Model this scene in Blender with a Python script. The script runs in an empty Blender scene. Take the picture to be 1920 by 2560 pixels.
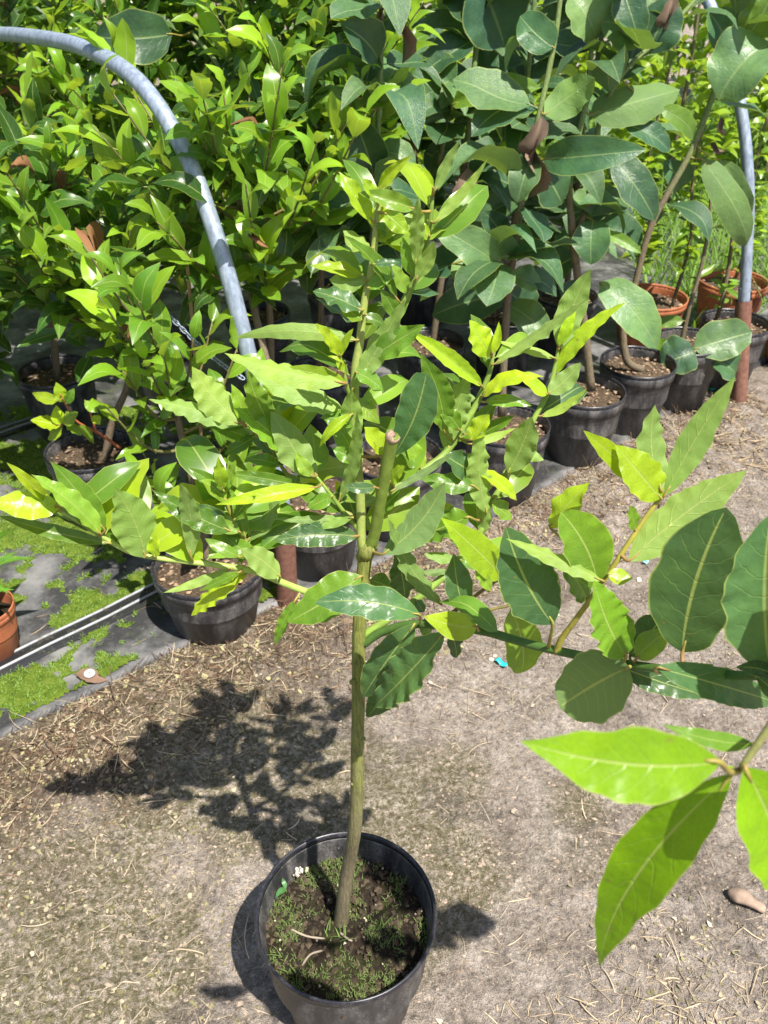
import bpy, math, random
import numpy as np
from mathutils import Vector, Matrix, noise as mnoise

# ------------------------------------------------------------------ camera, sky, sun, exposure
SC = bpy.context.scene
COL = SC.collection
R = math.radians
F_PX, CX, CY = 2200.0, 960.0, 1280.0          # focal length and centre in photo pixels (1920 x 2560)
CAM_H, PITCH = 1.40, R(35.0)
cam_d = bpy.data.cameras.new('camera')
cam_d.sensor_fit = 'VERTICAL'; cam_d.sensor_height = 36.0
cam_d.lens = 36.0 * F_PX / 2560.0
cam_d.clip_start = 0.02; cam_d.clip_end = 400.0
cam_d.dof.use_dof = True; cam_d.dof.focus_distance = 0.98; cam_d.dof.aperture_fstop = 14.0
cam = bpy.data.objects.new('camera', cam_d); COL.objects.link(cam)
cam.location = (0, 0, CAM_H); cam.rotation_euler = (math.pi / 2 - PITCH, 0, 0)
SC.camera = cam

SUN_ELEV = R(62.5)
SUN_DIR = Vector((0.59 * math.cos(SUN_ELEV), -0.807 * math.cos(SUN_ELEV), math.sin(SUN_ELEV)))   # towards the sun
W = bpy.data.worlds.new('World'); SC.world = W; W.use_nodes = True
wn = W.node_tree.nodes; wl = W.node_tree.links
sky = wn.new('ShaderNodeTexSky'); sky.sky_type = 'NISHITA'; sky.sun_disc = False
sky.sun_elevation = SUN_ELEV; sky.sun_rotation = math.atan2(0.59, -0.807)
sky.air_density = 1.0; sky.dust_density = 1.5; sky.ozone_density = 1.0
wl.new(sky.outputs[0], wn['Background'].inputs[0]); wn['Background'].inputs[1].default_value = 0.08
sun_d = bpy.data.lights.new('sun', 'SUN'); sun_d.energy = 5.0; sun_d.angle = R(0.55); sun_d.color = (1.0, 0.95, 0.87)
sun = bpy.data.objects.new('sun', sun_d); COL.objects.link(sun)
sun.rotation_euler = (-SUN_DIR).to_track_quat('-Z', 'Y').to_euler(); sun.location = (2, -3, 5)
SC.cycles.max_bounces = 5; SC.cycles.diffuse_bounces = 3; SC.cycles.glossy_bounces = 1; SC.cycles.transmission_bounces = 3
SC.view_settings.view_transform = 'Standard'; SC.view_settings.look = 'None'
SC.view_settings.exposure = 0.85; SC.view_settings.gamma = 1.0; SC.view_settings.use_curve_mapping = False

# ------------------------------------------------------------------ photo pixel + distance -> point in the place
FW = Vector((0, math.cos(PITCH), -math.sin(PITCH))); UP = Vector((0, math.sin(PITCH), math.cos(PITCH))); RT = Vector((1, 0, 0))
CAM = Vector((0, 0, CAM_H))
def ray(px, py): return FW + RT * ((px - CX) / F_PX) + UP * ((CY - py) / F_PX)
def P(px, py, Y):
    d = ray(px, py); return CAM + d * (Y / d.y)
def G(px, py, z=0.0):
    d = ray(px, py); return CAM + d * ((z - CAM_H) / d.z)

# ------------------------------------------------------------------ object helpers
def mesh_from(name, verts, faces, mats, smooth=True, uvs=None, midx=None):
    me = bpy.data.meshes.new(name)
    me.from_pydata([tuple(v) for v in verts], [], [tuple(f) for f in faces])
    for m in (mats if isinstance(mats, (list, tuple)) else [mats]): me.materials.append(m)
    n = len(me.polygons)
    if smooth: me.polygons.foreach_set('use_smooth', [True] * n)
    if midx is not None: me.polygons.foreach_set('material_index', list(midx))
    if uvs is not None:
        ul = me.uv_layers.new(name='UVMap')
        li = np.empty(len(me.loops), dtype=np.int32); me.loops.foreach_get('vertex_index', li)
        ul.data.foreach_set('uv', np.asarray(uvs, dtype=np.float32)[li].ravel())
    me.update()
    return me
def link(name, me, parent=None, loc=None, color=None, kind=None):
    o = bpy.data.objects.new(name, me); COL.objects.link(o)
    if parent is not None: o.parent = parent
    if loc is not None: o.location = loc
    if color is not None: o.color = (*color, 1.0)
    if kind: o['kind'] = kind
    return o
def thing(name, label, cat, loc=(0, 0, 0), group=None):
    o = bpy.data.objects.new(name, None); COL.objects.link(o); o.location = loc
    o.empty_display_size = 0.05
    return tag(o, label, cat, group)
def tag(o, label, cat, group=None):
    o['label'] = label; o['category'] = cat
    if group: o['group'] = group
    return o

def catmull(pts, per=6):
    pts = [np.array(p, float) for p in pts]
    if len(pts) < 3:
        return [pts[0] + (pts[1] - pts[0]) * k / per for k in range(per + 1)]
    out = []
    ext = [2 * pts[0] - pts[1]] + pts + [2 * pts[-1] - pts[-2]]
    for i in range(1, len(ext) - 2):
        p0, p1, p2, p3 = ext[i - 1], ext[i], ext[i + 1], ext[i + 2]
        for k in range(per):
            t = k / per
            out.append(0.5 * ((2 * p1) + (-p0 + p2) * t + (2 * p0 - 5 * p1 + 4 * p2 - p3) * t * t + (-p0 + 3 * p1 - 3 * p2 + p3) * t ** 3))
    out.append(pts[-1])
    return out
def tube(path, radii, seg=10, cap=True, bumps=None, v0=0):
    """path: list of points; radii: per point -> verts, faces"""
    path = [Vector(p) for p in path]; n = len(path)
    verts, faces = [], []
    t0 = (path[1] - path[0]).normalized()
    a = Vector((0, 0, 1)) if abs(t0.z) < 0.9 else Vector((1, 0, 0))
    u = t0.cross(a).normalized()
    for i in range(n):
        t = (path[min(i + 1, n - 1)] - path[max(i - 1, 0)])
        t = t.normalized() if t.length > 1e-9 else t0
        u = (u - t * u.dot(t)).normalized(); w = t.cross(u)
        for k in range(seg):
            an = 2 * math.pi * k / seg
            r = radii[i]
            if bumps: r *= 1 + bumps * mnoise.noise(path[i] * 60 + Vector((k * 3.1, 0, 0)))
            verts.append(path[i] + (u * math.cos(an) + w * math.sin(an)) * r)
    for i in range(n - 1):
        for k in range(seg):
            k2 = (k + 1) % seg
            faces.append((v0 + i * seg + k, v0 + i * seg + k2, v0 + (i + 1) * seg + k2, v0 + (i + 1) * seg + k))
    if cap:
        faces.append(tuple(v0 + k for k in reversed(range(seg))))
        faces.append(tuple(v0 + (n - 1) * seg + k for k in range(seg)))
    return verts, faces
def interp_r(rs, n):
    x = np.linspace(0, len(rs) - 1, n); return np.interp(x, range(len(rs)), rs)

# ------------------------------------------------------------------ materials
class NT:
    def __init__(s, name):
        s.m = bpy.data.materials.new(name); s.m.use_nodes = True
        s.t = s.m.node_tree; s.t.nodes.clear()
        s.out = s.n('OutputMaterial')
    def n(s, typ, **kw):
        nd = s.t.nodes.new('ShaderNode' + typ)
        for k, v in kw.items(): setattr(nd, k, v)
        return nd
    def l(s, a, b): s.t.links.new(a, b)
    def val(s, sock, v):
        if hasattr(v, 'is_output'): s.l(v, sock)
        else: sock.default_value = v
    def math(s, op, a, b=0.0, c=None, clamp=False):
        nd = s.n('Math', operation=op, use_clamp=clamp); s.val(nd.inputs[0], a); s.val(nd.inputs[1], b)
        if c is not None: s.val(nd.inputs[2], c)
        return nd.outputs[0]
    def mix(s, f, a, b, mode='MIX'):
        nd = s.n('Mix', data_type='RGBA', blend_type=mode, clamp_factor=True)
        s.val(nd.inputs[0], f)
        for sk, v in ((nd.inputs[6], a), (nd.inputs[7], b)):
            if hasattr(v, 'is_output'): s.l(v, sk)
            else: sk.default_value = (*v, 1.0) if len(v) == 3 else v
        return nd.outputs[2]
    def ramp(s, f, stops):
        nd = s.n('ValToRGB'); cr = nd.color_ramp
        while len(cr.elements) < len(stops): cr.elements.new(0.5)
        for e, (p, c) in zip(cr.elements, stops):
            e.position = p; e.color = (*c, 1.0) if len(c) == 3 else c
        s.l(f, nd.inputs[0]); return nd.outputs[0]
    def noise(s, vec, scale, detail=4.0, rough=0.6, out=0):
        nd = s.n('TexNoise'); nd.inputs['Scale'].default_value = scale
        nd.inputs['Detail'].default_value = detail; nd.inputs['Roughness'].default_value = rough
        if vec is not None: s.l(vec, nd.inputs['Vector'])
        return nd.outputs[out]
    def smooth(s, x, a, b):
        nd = s.n('MapRange', interpolation_type='SMOOTHSTEP'); s.val(nd.inputs[0], x)
        nd.inputs[1].default_value = a; nd.inputs[2].default_value = b
        return nd.outputs[0]
    def bump(s, h, strength=0.3, dist=0.01):
        nd = s.n('Bump'); nd.inputs['Strength'].default_value = strength; nd.inputs['Distance'].default_value = dist
        s.l(h, nd.inputs['Height']); return nd.outputs[0]
    def bsdf(s, col, rough=0.6, metal=0.0, spec=0.5, normal=None):
        b = s.n('BsdfPrincipled')
        for k, v in (('Base Color', col), ('Roughness', rough), ('Metallic', metal), ('Specular IOR Level', spec)):
            if hasattr(v, 'is_output'): s.l(v, b.inputs[k])
            else: b.inputs[k].default_value = (*v, 1.0) if (k == 'Base Color') else v
        if normal is not None: s.l(normal, b.inputs['Normal'])
        return b
    def done(s, sh): s.l(sh, s.out.inputs[0]); return s.m

def leaf_material(name, veins=7.0, gloss=0.33, transl=0.34, pale=(0.25, 0.36, 0.13), pale_f=0.5, edge=0.6, rib=(0.42, 0.50, 0.16), spots=0.0, vein_f=0.11, near=True):
    t = NT(name)
    oi = t.n('ObjectInfo'); geo = t.n('NewGeometry'); uv = t.n('UVMap'); tc = t.n('TexCoord')
    sp = t.n('SeparateXYZ'); t.l(uv.outputs[0], sp.inputs[0])
    u, v = sp.outputs[0], sp.outputs[1]
    a = t.math('MULTIPLY', t.math('ABSOLUTE', t.math('SUBTRACT', v, 0.5)), 2.0)
    rnd = t.math('FRACT', t.math('ADD', oi.outputs['Random'], geo.outputs['Random Per Island']))
    col = t.mix(t.math('MULTIPLY', rnd, 0.45), oi.outputs['Color'], (1.25, 1.12, 0.55), 'MULTIPLY')
    rnd2 = t.math('FRACT', t.math('MULTIPLY', rnd, 7.31))
    col = t.mix(1.0, col, t.ramp(rnd2, [(0.0, (0.72, 0.72, 0.72)), (1.0, (1.22, 1.22, 1.22))]), 'MULTIPLY')
    mott = t.noise(tc.outputs['Object'], 55.0 if near else 3.0, 2.0 if near else 1.0)
    col = t.mix(0.6, col, t.ramp(mott, [(0.3, (0.80, 0.82, 0.8)), (0.7, (1.15, 1.12, 1.0))]), 'MULTIPLY')
    if near:
      vo = t.n('TexVoronoi', feature='DISTANCE_TO_EDGE'); vo.inputs['Scale'].default_value = 300.0; t.l(tc.outputs['Object'], vo.inputs['Vector'])
      net = t.smooth(vo.outputs['Distance'], 0.10, 0.0)
      col = t.mix(t.math('MULTIPLY', net, 0.6), col, (1.22, 1.2, 1.1), 'MULTIPLY')
      big = t.noise(tc.outputs['Object'], 17.0, 1.0)
      col = t.mix(0.8, col, t.ramp(big, [(0.3, (0.78, 0.80, 0.85)), (0.7, (1.25, 1.18, 0.9))]), 'MULTIPLY')
    # veins
    ribm = t.smooth(a, 0.06, 0.02)
    ph = t.math('FRACT', t.math('SUBTRACT', t.math('ADD', t.math('MULTIPLY', u, veins), t.math('MULTIPLY', mott, 0.9)), t.math('MULTIPLY', t.math('POWER', a, 1.25), 1.5)))
    vm = t.smooth(t.math('ABSOLUTE', t.math('SUBTRACT', ph, 0.5)), 0.07, 0.0)
    vm = t.math('MULTIPLY', vm, t.smooth(a, 0.95, 0.6))
    col_f = t.mix(t.math('MULTIPLY', vm, vein_f), col, rib)
    edm = t.math('MULTIPLY', t.smooth(a, 0.94, 0.985), edge)
    col_f = t.mix(edm, col_f, (0.40, 0.46, 0.12))
    if near:
        bs = t.smooth(t.noise(tc.outputs['Object'], 130.0, 1.0), 0.735, 0.775)
        col_f = t.mix(t.math('MULTIPLY', bs, 0.55), col_f, (0.22, 0.17, 0.05))
    if spots:
        sm = t.smooth(t.noise(tc.outputs['Object'], 38.0, 3.0), 0.66, 0.74)
        col_f = t.mix(t.math('MULTIPLY', sm, spots), col_f, (0.42, 0.27, 0.05))
    col_b = t.mix(pale_f, col_f, pale)
    col_b = t.mix(t.math('MULTIPLY', vm, 0.2), col_b, rib)
    cc = t.mix(geo.outputs['Backfacing'], col_f, col_b)
    cc = t.mix(t.math('MULTIPLY', ribm, 0.6), cc, rib)
    h = t.math('ADD', t.math('MULTIPLY', vm, -0.5), t.math('MULTIPLY', ribm, -0.8))
    h = t.math('ADD', h, t.math('MULTIPLY', mott, 2.5))
    nb = t.bump(h, 0.35, 0.002)
    rg = t.math('ADD', t.math('MULTIPLY', geo.outputs['Backfacing'], 0.28), t.math('ADD', gloss, t.math('MULTIPLY', mott, 0.12)))
    b = t.bsdf(cc, rg, 0.0, 0.5, nb if near else None)
    tr = t.n('BsdfTranslucent')
    tcol = t.mix(1.0, cc, (1.9, 1.65, 0.45), 'MULTIPLY'); t.l(tcol, tr.inputs[0]); (t.l(nb, tr.inputs[1]) if near else None)
    ms = t.n('MixShader'); ms.inputs[0].default_value = transl
    t.l(b.outputs[0], ms.inputs[1]); t.l(tr.outputs[0], ms.inputs[2])
    return t.done(ms.outputs[0])

def color_material(name, rough=0.6, var=0.35, scale=40.0, spec=0.3, bump=0.0):
    """takes the object's own colour, with grain and per-piece variation"""
    t = NT(name); oi = t.n('ObjectInfo'); geo = t.n('NewGeometry'); tc = t.n('TexCoord')
    rnd = t.math('FRACT', t.math('ADD', oi.outputs['Random'], geo.outputs['Random Per Island']))
    c = t.mix(1.0, oi.outputs['Color'], t.ramp(rnd, [(0.0, (1 - var,) * 3), (1.0, (1 + var,) * 3)]), 'MULTIPLY')
    nz = t.noise(tc.outputs['Object'], scale, 5.0)
    c = t.mix(0.7, c, t.ramp(nz, [(0.3, (0.65, 0.65, 0.65)), (0.7, (1.25, 1.25, 1.25))]), 'MULTIPLY')
    return t.done(t.bsdf(c, rough, 0.0, spec, t.bump(nz, bump, 0.004) if bump else None).outputs[0])

M = {}
M['bay'] = leaf_material('bay_leaf', 8.0, 0.25, 0.36, pale=(0.27, 0.40, 0.13))
M['mag'] = leaf_material('magnolia_leaf', 8.0, 0.36, 0.26, pale=(0.16, 0.27, 0.11), pale_f=0.5, edge=0.5, rib=(0.26, 0.36, 0.14), vein_f=0.06)
M['blade'] = leaf_material('grass_blade', 1.0, 0.45, 0.4, edge=0.0, near=False)
M['bay_far'] = leaf_material('bay_leaf_behind', 7.0, 0.24, 0.40, pale=(0.27, 0.40, 0.13), near=False)
M['stem'] = color_material('green_stem', 0.5, 0.12, 90.0, 0.4, 0.2)
M['dead'] = color_material('dead_leaf', 0.8, 0.3, 60.0, 0.2, 0.5)
M['bits'] = color_material('litter', 0.85, 0.4, 80.0, 0.2)
M['plastic'] = color_material('coloured_plastic', 0.4, 0.1, 120.0, 0.4)

def bark_material(name, low, high, z0, z1):
    t = NT(name); tc = t.n('TexCoord')
    mp = t.n('Mapping'); mp.inputs['Scale'].default_value = (1, 1, 0.12); t.l(tc.outputs['Object'], mp.inputs[0])
    st = t.noise(mp.outputs[0], 420.0, 5.0); bl = t.noise(tc.outputs['Object'], 38.0, 4.0)
    sp = t.n('SeparateXYZ'); t.l(tc.outputs['Object'], sp.inputs[0])
    f = t.math('ADD', t.smooth(sp.outputs[2], z0, z1), t.math('MULTIPLY', t.math('SUBTRACT', bl, 0.5), 1.1), clamp=True)
    c = t.mix(f, low, high)
    c = t.mix(0.8, c, t.ramp(st, [(0.32, (0.5, 0.48, 0.46)), (0.62, (1.3, 1.28, 1.2))]), 'MULTIPLY')
    fl = t.smooth(t.noise(tc.outputs['Object'], 620.0, 1.0), 0.66, 0.72)
    c = t.mix(t.math('MULTIPLY', fl, 0.6), c, (0.42, 0.40, 0.26))
    return t.done(t.bsdf(c, 0.7, 0.0, 0.3, t.bump(st, 0.5, 0.003)).outputs[0])
M['bark'] = bark_material('bay_bark', (0.17, 0.145, 0.090), (0.185, 0.205, 0.048), 0.12, 0.52)
M['bark_back'] = bark_material('brown_bark', (0.155, 0.115, 0.08), (0.18, 0.15, 0.09), 0.1, 1.2)
M['bark_green'] = bark_material('green_bark', (0.16, 0.125, 0.085), (0.17, 0.24, 0.08), 0.45, 0.75)

def cut_wood():
    t = NT('cut_wood'); tc = t.n('TexCoord')
    nz = t.noise(tc.outputs['Object'], 400.0, 3.0)
    return t.done(t.bsdf(t.ramp(nz, [(0.3, (0.20, 0.12, 0.08)), (0.7, (0.44, 0.32, 0.23))]), 0.8).outputs[0])
M['cut'] = cut_wood()

def pot_material():
    t = NT('black_pot_plastic'); tc = t.n('TexCoord')
    mp = t.n('Mapping'); mp.inputs['Scale'].default_value = (1, 1, 0.35); t.l(tc.outputs['Object'], mp.inputs[0])
    d1 = t.noise(mp.outputs[0], 26.0, 6.0, 0.7); d2 = t.noise(tc.outputs['Object'], 240.0, 3.0, 0.7)
    f = t.math('MULTIPLY', t.smooth(d1, 0.36, 0.72), t.smooth(d2, 0.22, 0.62))
    c = t.mix(f, (0.026, 0.026, 0.029), (0.19, 0.175, 0.165))
    sp = t.smooth(t.noise(tc.outputs['Object'], 330.0, 1.0), 0.71, 0.75)
    c = t.mix(t.math('MULTIPLY', sp, 0.6), c, (0.42, 0.39, 0.35))
    rg = t.math('ADD', 0.38, t.math('MULTIPLY', f, 0.45))
    return t.done(t.bsdf(c, rg, 0.0, 0.5, t.bump(d2, 0.12, 0.002)).outputs[0])
M['pot'] = pot_material()
def rim_material():
    t = NT('pot_rim_plastic'); tc = t.n('TexCoord')
    d2 = t.noise(tc.outputs['Object'], 130.0, 5.0, 0.7)
    c = t.mix(t.smooth(d2, 0.45, 0.8), (0.018, 0.018, 0.024), (0.10, 0.095, 0.10))
    return t.done(t.bsdf(c, 0.33, 0.0, 0.55, t.bump(d2, 0.1, 0.001)).outputs[0])
M['rim'] = rim_material()
def terracotta():
    t = NT('terracotta'); tc = t.n('TexCoord'); nz = t.noise(tc.outputs['Object'], 30.0, 5.0)
    return t.done(t.bsdf(t.ramp(nz, [(0.3, (0.33, 0.10, 0.042)), (0.7, (0.48, 0.165, 0.07))]), 0.65).outputs[0])
M['terra'] = terracotta()
def soil_material(name, a, b, c):
    t = NT(name); tc = t.n('TexCoord')
    n1 = t.noise(tc.outputs['Object'], 150.0, 6.0, 0.75); n2 = t.noise(tc.outputs['Object'], 14.0, 4.0)
    col = t.mix(t.smooth(n1, 0.5, 0.72), a, b); col = t.mix(t.smooth(n2, 0.48, 0.68), col, c)
    col = t.mix(0.6, col, t.ramp(n1, [(0.3, (0.45, 0.45, 0.45)), (0.7, (1.3, 1.3, 1.3))]), 'MULTIPLY')
    return t.done(t.bsdf(col, 0.95, 0.0, 0.15, t.bump(n1, 0.9, 0.01)).outputs[0])
M['soil'] = soil_material('potting_soil', (0.035, 0.026, 0.018), (0.085, 0.065, 0.045), (0.055, 0.065, 0.018))
M['soil_bark'] = soil_material('bark_soil', (0.10, 0.07, 0.045), (0.34, 0.24, 0.16), (0.16, 0.12, 0.08))
def galvanised():
    t = NT('galvanised_pipe'); tc = t.n('TexCoord')
    mp = t.n('Mapping'); mp.inputs['Scale'].default_value = (1, 1, 0.3); t.l(tc.outputs['Object'], mp.inputs[0])
    n1 = t.noise(mp.outputs[0], 90.0, 6.0, 0.7)
    c = t.ramp(n1, [(0.3, (0.17, 0.21, 0.28)), (0.52, (0.31, 0.37, 0.46)), (0.75, (0.48, 0.54, 0.62))])
    return t.done(t.bsdf(c, 0.5, 0.35, 0.5, t.bump(n1, 0.08, 0.002)).outputs[0])
M['galv'] = galvanised()
def rust():
    t = NT('rusty_sleeve'); tc = t.n('TexCoord'); n1 = t.noise(tc.outputs['Object'], 70.0, 6.0, 0.7)
    c = t.ramp(n1, [(0.25, (0.10, 0.045, 0.03)), (0.5, (0.21, 0.10, 0.07)), (0.8, (0.30, 0.17, 0.12))])
    return t.done(t.bsdf(c, 0.75, 0.1, 0.3, t.bump(n1, 0.3, 0.003)).outputs[0])
M['rust'] = rust()
def ground_material():
    t = NT('dusty_ground'); tc = t.n('TexCoord'); ob = tc.outputs['Object']
    mid = t.noise(ob, 15.0, 5.0, 0.72); fine = t.noise(ob, 95.0, 5.0, 0.8); grit = t.noise(ob, 480.0, 2.0, 0.8)
    c = t.ramp(mid, [(0.28, (0.165, 0.135, 0.108)), (0.40, (0.290, 0.243, 0.202)), (0.55, (0.41, 0.352, 0.302)), (0.70, (0.58, 0.505, 0.447))])
    mc = t.n('Attribute', attribute_name='moss_cover')
    moss = t.math('MULTIPLY', t.smooth(mc.outputs['Fac'], 0.25, 0.75), t.smooth(fine, 0.64, 0.44))
    c = t.mix(t.math('MULTIPLY', moss, 0.85), c, (0.20, 0.178, 0.088))
    dk = t.smooth(t.noise(ob, 5.5, 5.0, 0.75), 0.50, 0.66)
    c = t.mix(t.math('MULTIPLY', dk, 0.7), c, (0.18, 0.155, 0.135))
    hu = t.n('Attribute', attribute_name='humus')
    c = t.mix(t.math('MULTIPLY', hu.outputs['Fac'], 0.85), c, t.ramp(fine, [(0.35, (0.070, 0.050, 0.032)), (0.62, (0.180, 0.135, 0.090))]))
    c = t.mix(0.9, c, t.ramp(fine, [(0.30, (0.30, 0.28, 0.26)), (0.46, (0.95, 0.95, 0.95)), (0.66, (1.6, 1.57, 1.5))]), 'MULTIPLY')
    c = t.mix(0.7, c, t.ramp(grit, [(0.3, (0.5, 0.5, 0.5)), (0.7, (1.4, 1.4, 1.4))]), 'MULTIPLY')
    h = t.math('ADD', t.math('MULTIPLY', mid, 1.0), t.math('ADD', t.math('MULTIPLY', fine, 0.9), t.math('MULTIPLY', grit, 0.3)))
    return t.done(t.bsdf(c, 0.95, 0.0, 0.12, t.bump(h, 1.0, 0.016)).outputs[0])
M['ground'] = ground_material()
def mat_material():
    t = NT('woven_ground_fabric'); tc = t.n('TexCoord'); ob = tc.outputs['Object']
    mp = t.n('Mapping'); mp.inputs['Rotation'].default_value = (0, 0, R(38)); t.l(ob, mp.inputs[0])
    wv = t.n('TexWave'); wv.inputs['Scale'].default_value = 110.0; wv.inputs['Distortion'].default_value = 0.4; t.l(mp.outputs[0], wv.inputs[0])
    n1 = t.noise(ob, 6.0, 6.0, 0.7); n2 = t.noise(ob, 60.0, 5.0, 0.75)
    c = t.mix(t.smooth(n1, 0.38, 0.70), (0.032, 0.032, 0.034), (0.21, 0.207, 0.205))
    c = t.mix(t.math('MULTIPLY', t.smooth(n2, 0.52, 0.75), 0.45), c, (0.19, 0.175, 0.15))
    gm = t.math('MULTIPLY', t.smooth(t.noise(ob, 4.5, 5.0, 0.65), 0.55, 0.68), t.smooth(n2, 0.4, 0.6))
    c = t.mix(t.math('MULTIPLY', gm, 0.8), c, (0.075, 0.10, 0.03))
    h = t.math('ADD', t.math('MULTIPLY', wv.outputs['Fac'], 0.3), n2)
    return t.done(t.bsdf(c, 0.55, 0.0, 0.4, t.bump(h, 0.35, 0.004)).outputs[0])
M['mat'] = mat_material()
def strip_material():
    t = NT('black_plastic_edging'); tc = t.n('TexCoord'); n1 = t.noise(tc.outputs['Object'], 40.0, 5.0, 0.7)
    c = t.mix(t.smooth(n1, 0.5, 0.8), (0.02, 0.02, 0.022), (0.12, 0.11, 0.09))
    return t.done(t.bsdf(c, 0.22, 0.0, 0.7).outputs[0])
M['strip'] = strip_material()
def strip_glint():
    t = NT('edging_highlight'); tc = t.n('TexCoord'); n1 = t.noise(tc.outputs['Object'], 40.0, 5.0, 0.7)
    c = t.mix(t.smooth(n1, 0.45, 0.75), (0.34, 0.35, 0.37), (0.14, 0.125, 0.10))  # pale colour paints the white highlights on the glossy black strip
    return t.done(t.bsdf(c, 0.3, 0.0, 0.6).outputs[0])
M['strip_glint'] = strip_glint()

# leaf colours of the upper side; the paler magnolia one has sunlight painted in
D, MI, YO, LG, BD = (0.070, 0.160, 0.076), (0.120, 0.255, 0.032), (0.300, 0.460, 0.026), (0.195, 0.340, 0.045), (0.085, 0.200, 0.028)
MAGC, MAGLIT = (0.048, 0.122, 0.070), (0.130, 0.245, 0.115)

# ------------------------------------------------------------------ leaves
def leaf_grid(L, Wd, nu=12, nv=6, a=0.72, b=0.95, fold=0.12, bend=0.08, wave=0.06, freq=4.0, tipdrop=0.0, twist=0.0, seed=0, ragged=0.0):
    """leaf from (0,0,0) to (L,0,0), upper side +z"""
    rg = random.Random(seed); ph1, ph2 = rg.uniform(0, 6.28), rg.uniform(0, 6.28); so = rg.uniform(0, 90); sk = rg.uniform(-0.06, 0.06)
    us = np.linspace(0, 1, nu + 1); us = us ** 1.0
    pk = a / (a + b); norm = (pk ** a) * ((1 - pk) ** b)
    verts, uvs, faces = [], [], []
    for i, u in enumerate(us):
        uu = min(max(u, 0.0), 1.0)
        hw = 0.5 * Wd * max((uu ** a) * ((1 - uu) ** b) / norm, 0.035 if u < 0.5 else 0.0)
        zc = bend * L * 4 * u * (1 - u) - tipdrop * L * max(0, u - 0.6) ** 2 * 6
        yc = sk * L * 4 * u * (1 - u)
        tw = twist * (u - 0.3)
        for j in range(nv + 1):
            v = -1 + 2 * j / nv
            rr = 1.0 + (ragged * (rg.random() - 0.5) if abs(v) == 1 else 0)
            y = v * hw * rr
            hw2 = hw * (1 + .17 * mnoise.noise(Vector((u * freq * 1.3, so + (5 if v < 0 else 0), 7.0)))) if abs(v) > .99 else hw
            y = v * hw2 * rr
            z = fold * abs(v) * hw + wave * Wd * (abs(v) ** 2.2) * (.6 * math.sin(2 * math.pi * freq * u + (ph1 if v < 0 else ph2) + 1.6 * mnoise.noise(Vector((u * 3, so, v)))) + 1.1 * mnoise.noise(Vector((u * freq * 1.7, so + (9 if v < 0 else 0), 2.0)))) * min(1, 5 * u * (1 - u) + 0.1)
            y2 = y * math.cos(tw) - z * math.sin(tw); z2 = y * math.sin(tw) + z * math.cos(tw)
            verts.append((u * L, yc + y2, zc + z2)); uvs.append((u, (v + 1) / 2))
    for i in range(nu):
        for j in range(nv):
            p = i * (nv + 1) + j
            faces.append((p, p + nv + 1, p + nv + 2, p + 1))
    return verts, uvs, faces
def shared_leaf(name, mat, petiole=0.12, **kw):
    v, uv, f = leaf_grid(1.0, kw.pop('Wd', 0.4), **kw)
    n = len(v)
    tv, tf = tube([(-petiole, 0, 0.0), (0.05, 0, 0)], [0.012, 0.010], 4, False, v0=n)
    return mesh_from(name, v + [tuple(x) for x in tv], f + tf, [mat], True, uv + [(0.3, 0.5)] * len(tv))
BAYS = [shared_leaf('bay_leaf_%d' % i, M['bay_far'], 0.10, Wd=[.38, .44, .35, .47, .41, .36, .45, .40][i], nu=8, nv=4, a=[.72, .8, .7, .65, .85, .75, .7, .8][i], b=[.85, .8, .95, .75, .8, .9, .85, .75][i],
                    fold=[.25, .15, .4, .1, .3, .55, .2, .35][i], bend=[.05, .1, -.04, .08, .12, .03, -.06, .06][i], wave=[.06, .1, .09, .05, .08, .06, .1, .07][i], freq=[2.5, 3, 3.5, 2, 3, 2.5, 3, 2][i],
                    tipdrop=[.1, .2, 0, .3, .1, .15, 0, .35][i], twist=[.3, -.4, .5, 0, -.6, .3, .2, -.2][i], seed=i) for i in range(8)]
MAGS = [shared_leaf('magnolia_leaf_%d' % i, M['mag'], 0.14, Wd=[.56, .62, .5, .58, .66, .54][i], nu=9, nv=6, a=[.5, .55, .6, .45, .5, .55][i], b=[.62, .6, .72, .6, .55, .68][i],
                    fold=[.2, .5, .3, .8, .15, .4][i], bend=[.1, .16, .05, .12, -.06, .18][i], wave=[.08, .09, .10, .07, .11, .08][i], freq=[1.5, 2, 2.5, 1.5, 1.8, 2][i],
                    tipdrop=[.2, .35, .1, .4, .15, .3][i], twist=[.2, -.4, .4, 0, -.3, .5][i], seed=20 + i) for i in range(6)]
DEADS = [shared_leaf('dead_leaf_%d' % i, M['dead'], 0.1, Wd=[.4, .32, .5][i], nu=9, nv=6, a=.6, b=.7, fold=[1.6, 2.4, 1.1][i], bend=[.15, -.1, .25][i], wave=[.22, .28, .2][i], freq=[3, 4, 2.5][i],
                     tipdrop=.4, twist=[1.8, -2.4, 1.2][i], seed=40 + i, ragged=.3) for i in range(3)]

def frame(ax, up):
    ax = Vector(ax).normalized(); n = Vector(up) - ax * Vector(up).dot(ax)
    if n.length < 1e-4: n = ax.orthogonal()
    n.normalize(); b = n.cross(ax)
    return Matrix(((ax.x, b.x, n.x), (ax.y, b.y, n.y), (ax.z, b.z, n.z)))
def put_leaf(mesh, parent, pos, ax, up, size, color, name='leaf', kind=None):
    o = bpy.data.objects.new(name, mesh); COL.objects.link(o); o.parent = parent
    m = frame(ax, up).to_4x4() @ Matrix.Scale(size, 4); m.translation = Vector(pos)
    o.matrix_local = m; o.color = (*color, 1.0)
    return o
def vcol(c, rg, s=0.15):
    k = 1 + rg.uniform(-s, s); return (c[0] * k * (1 + rg.uniform(-s, s) * .7), c[1] * k, c[2] * k)

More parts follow.
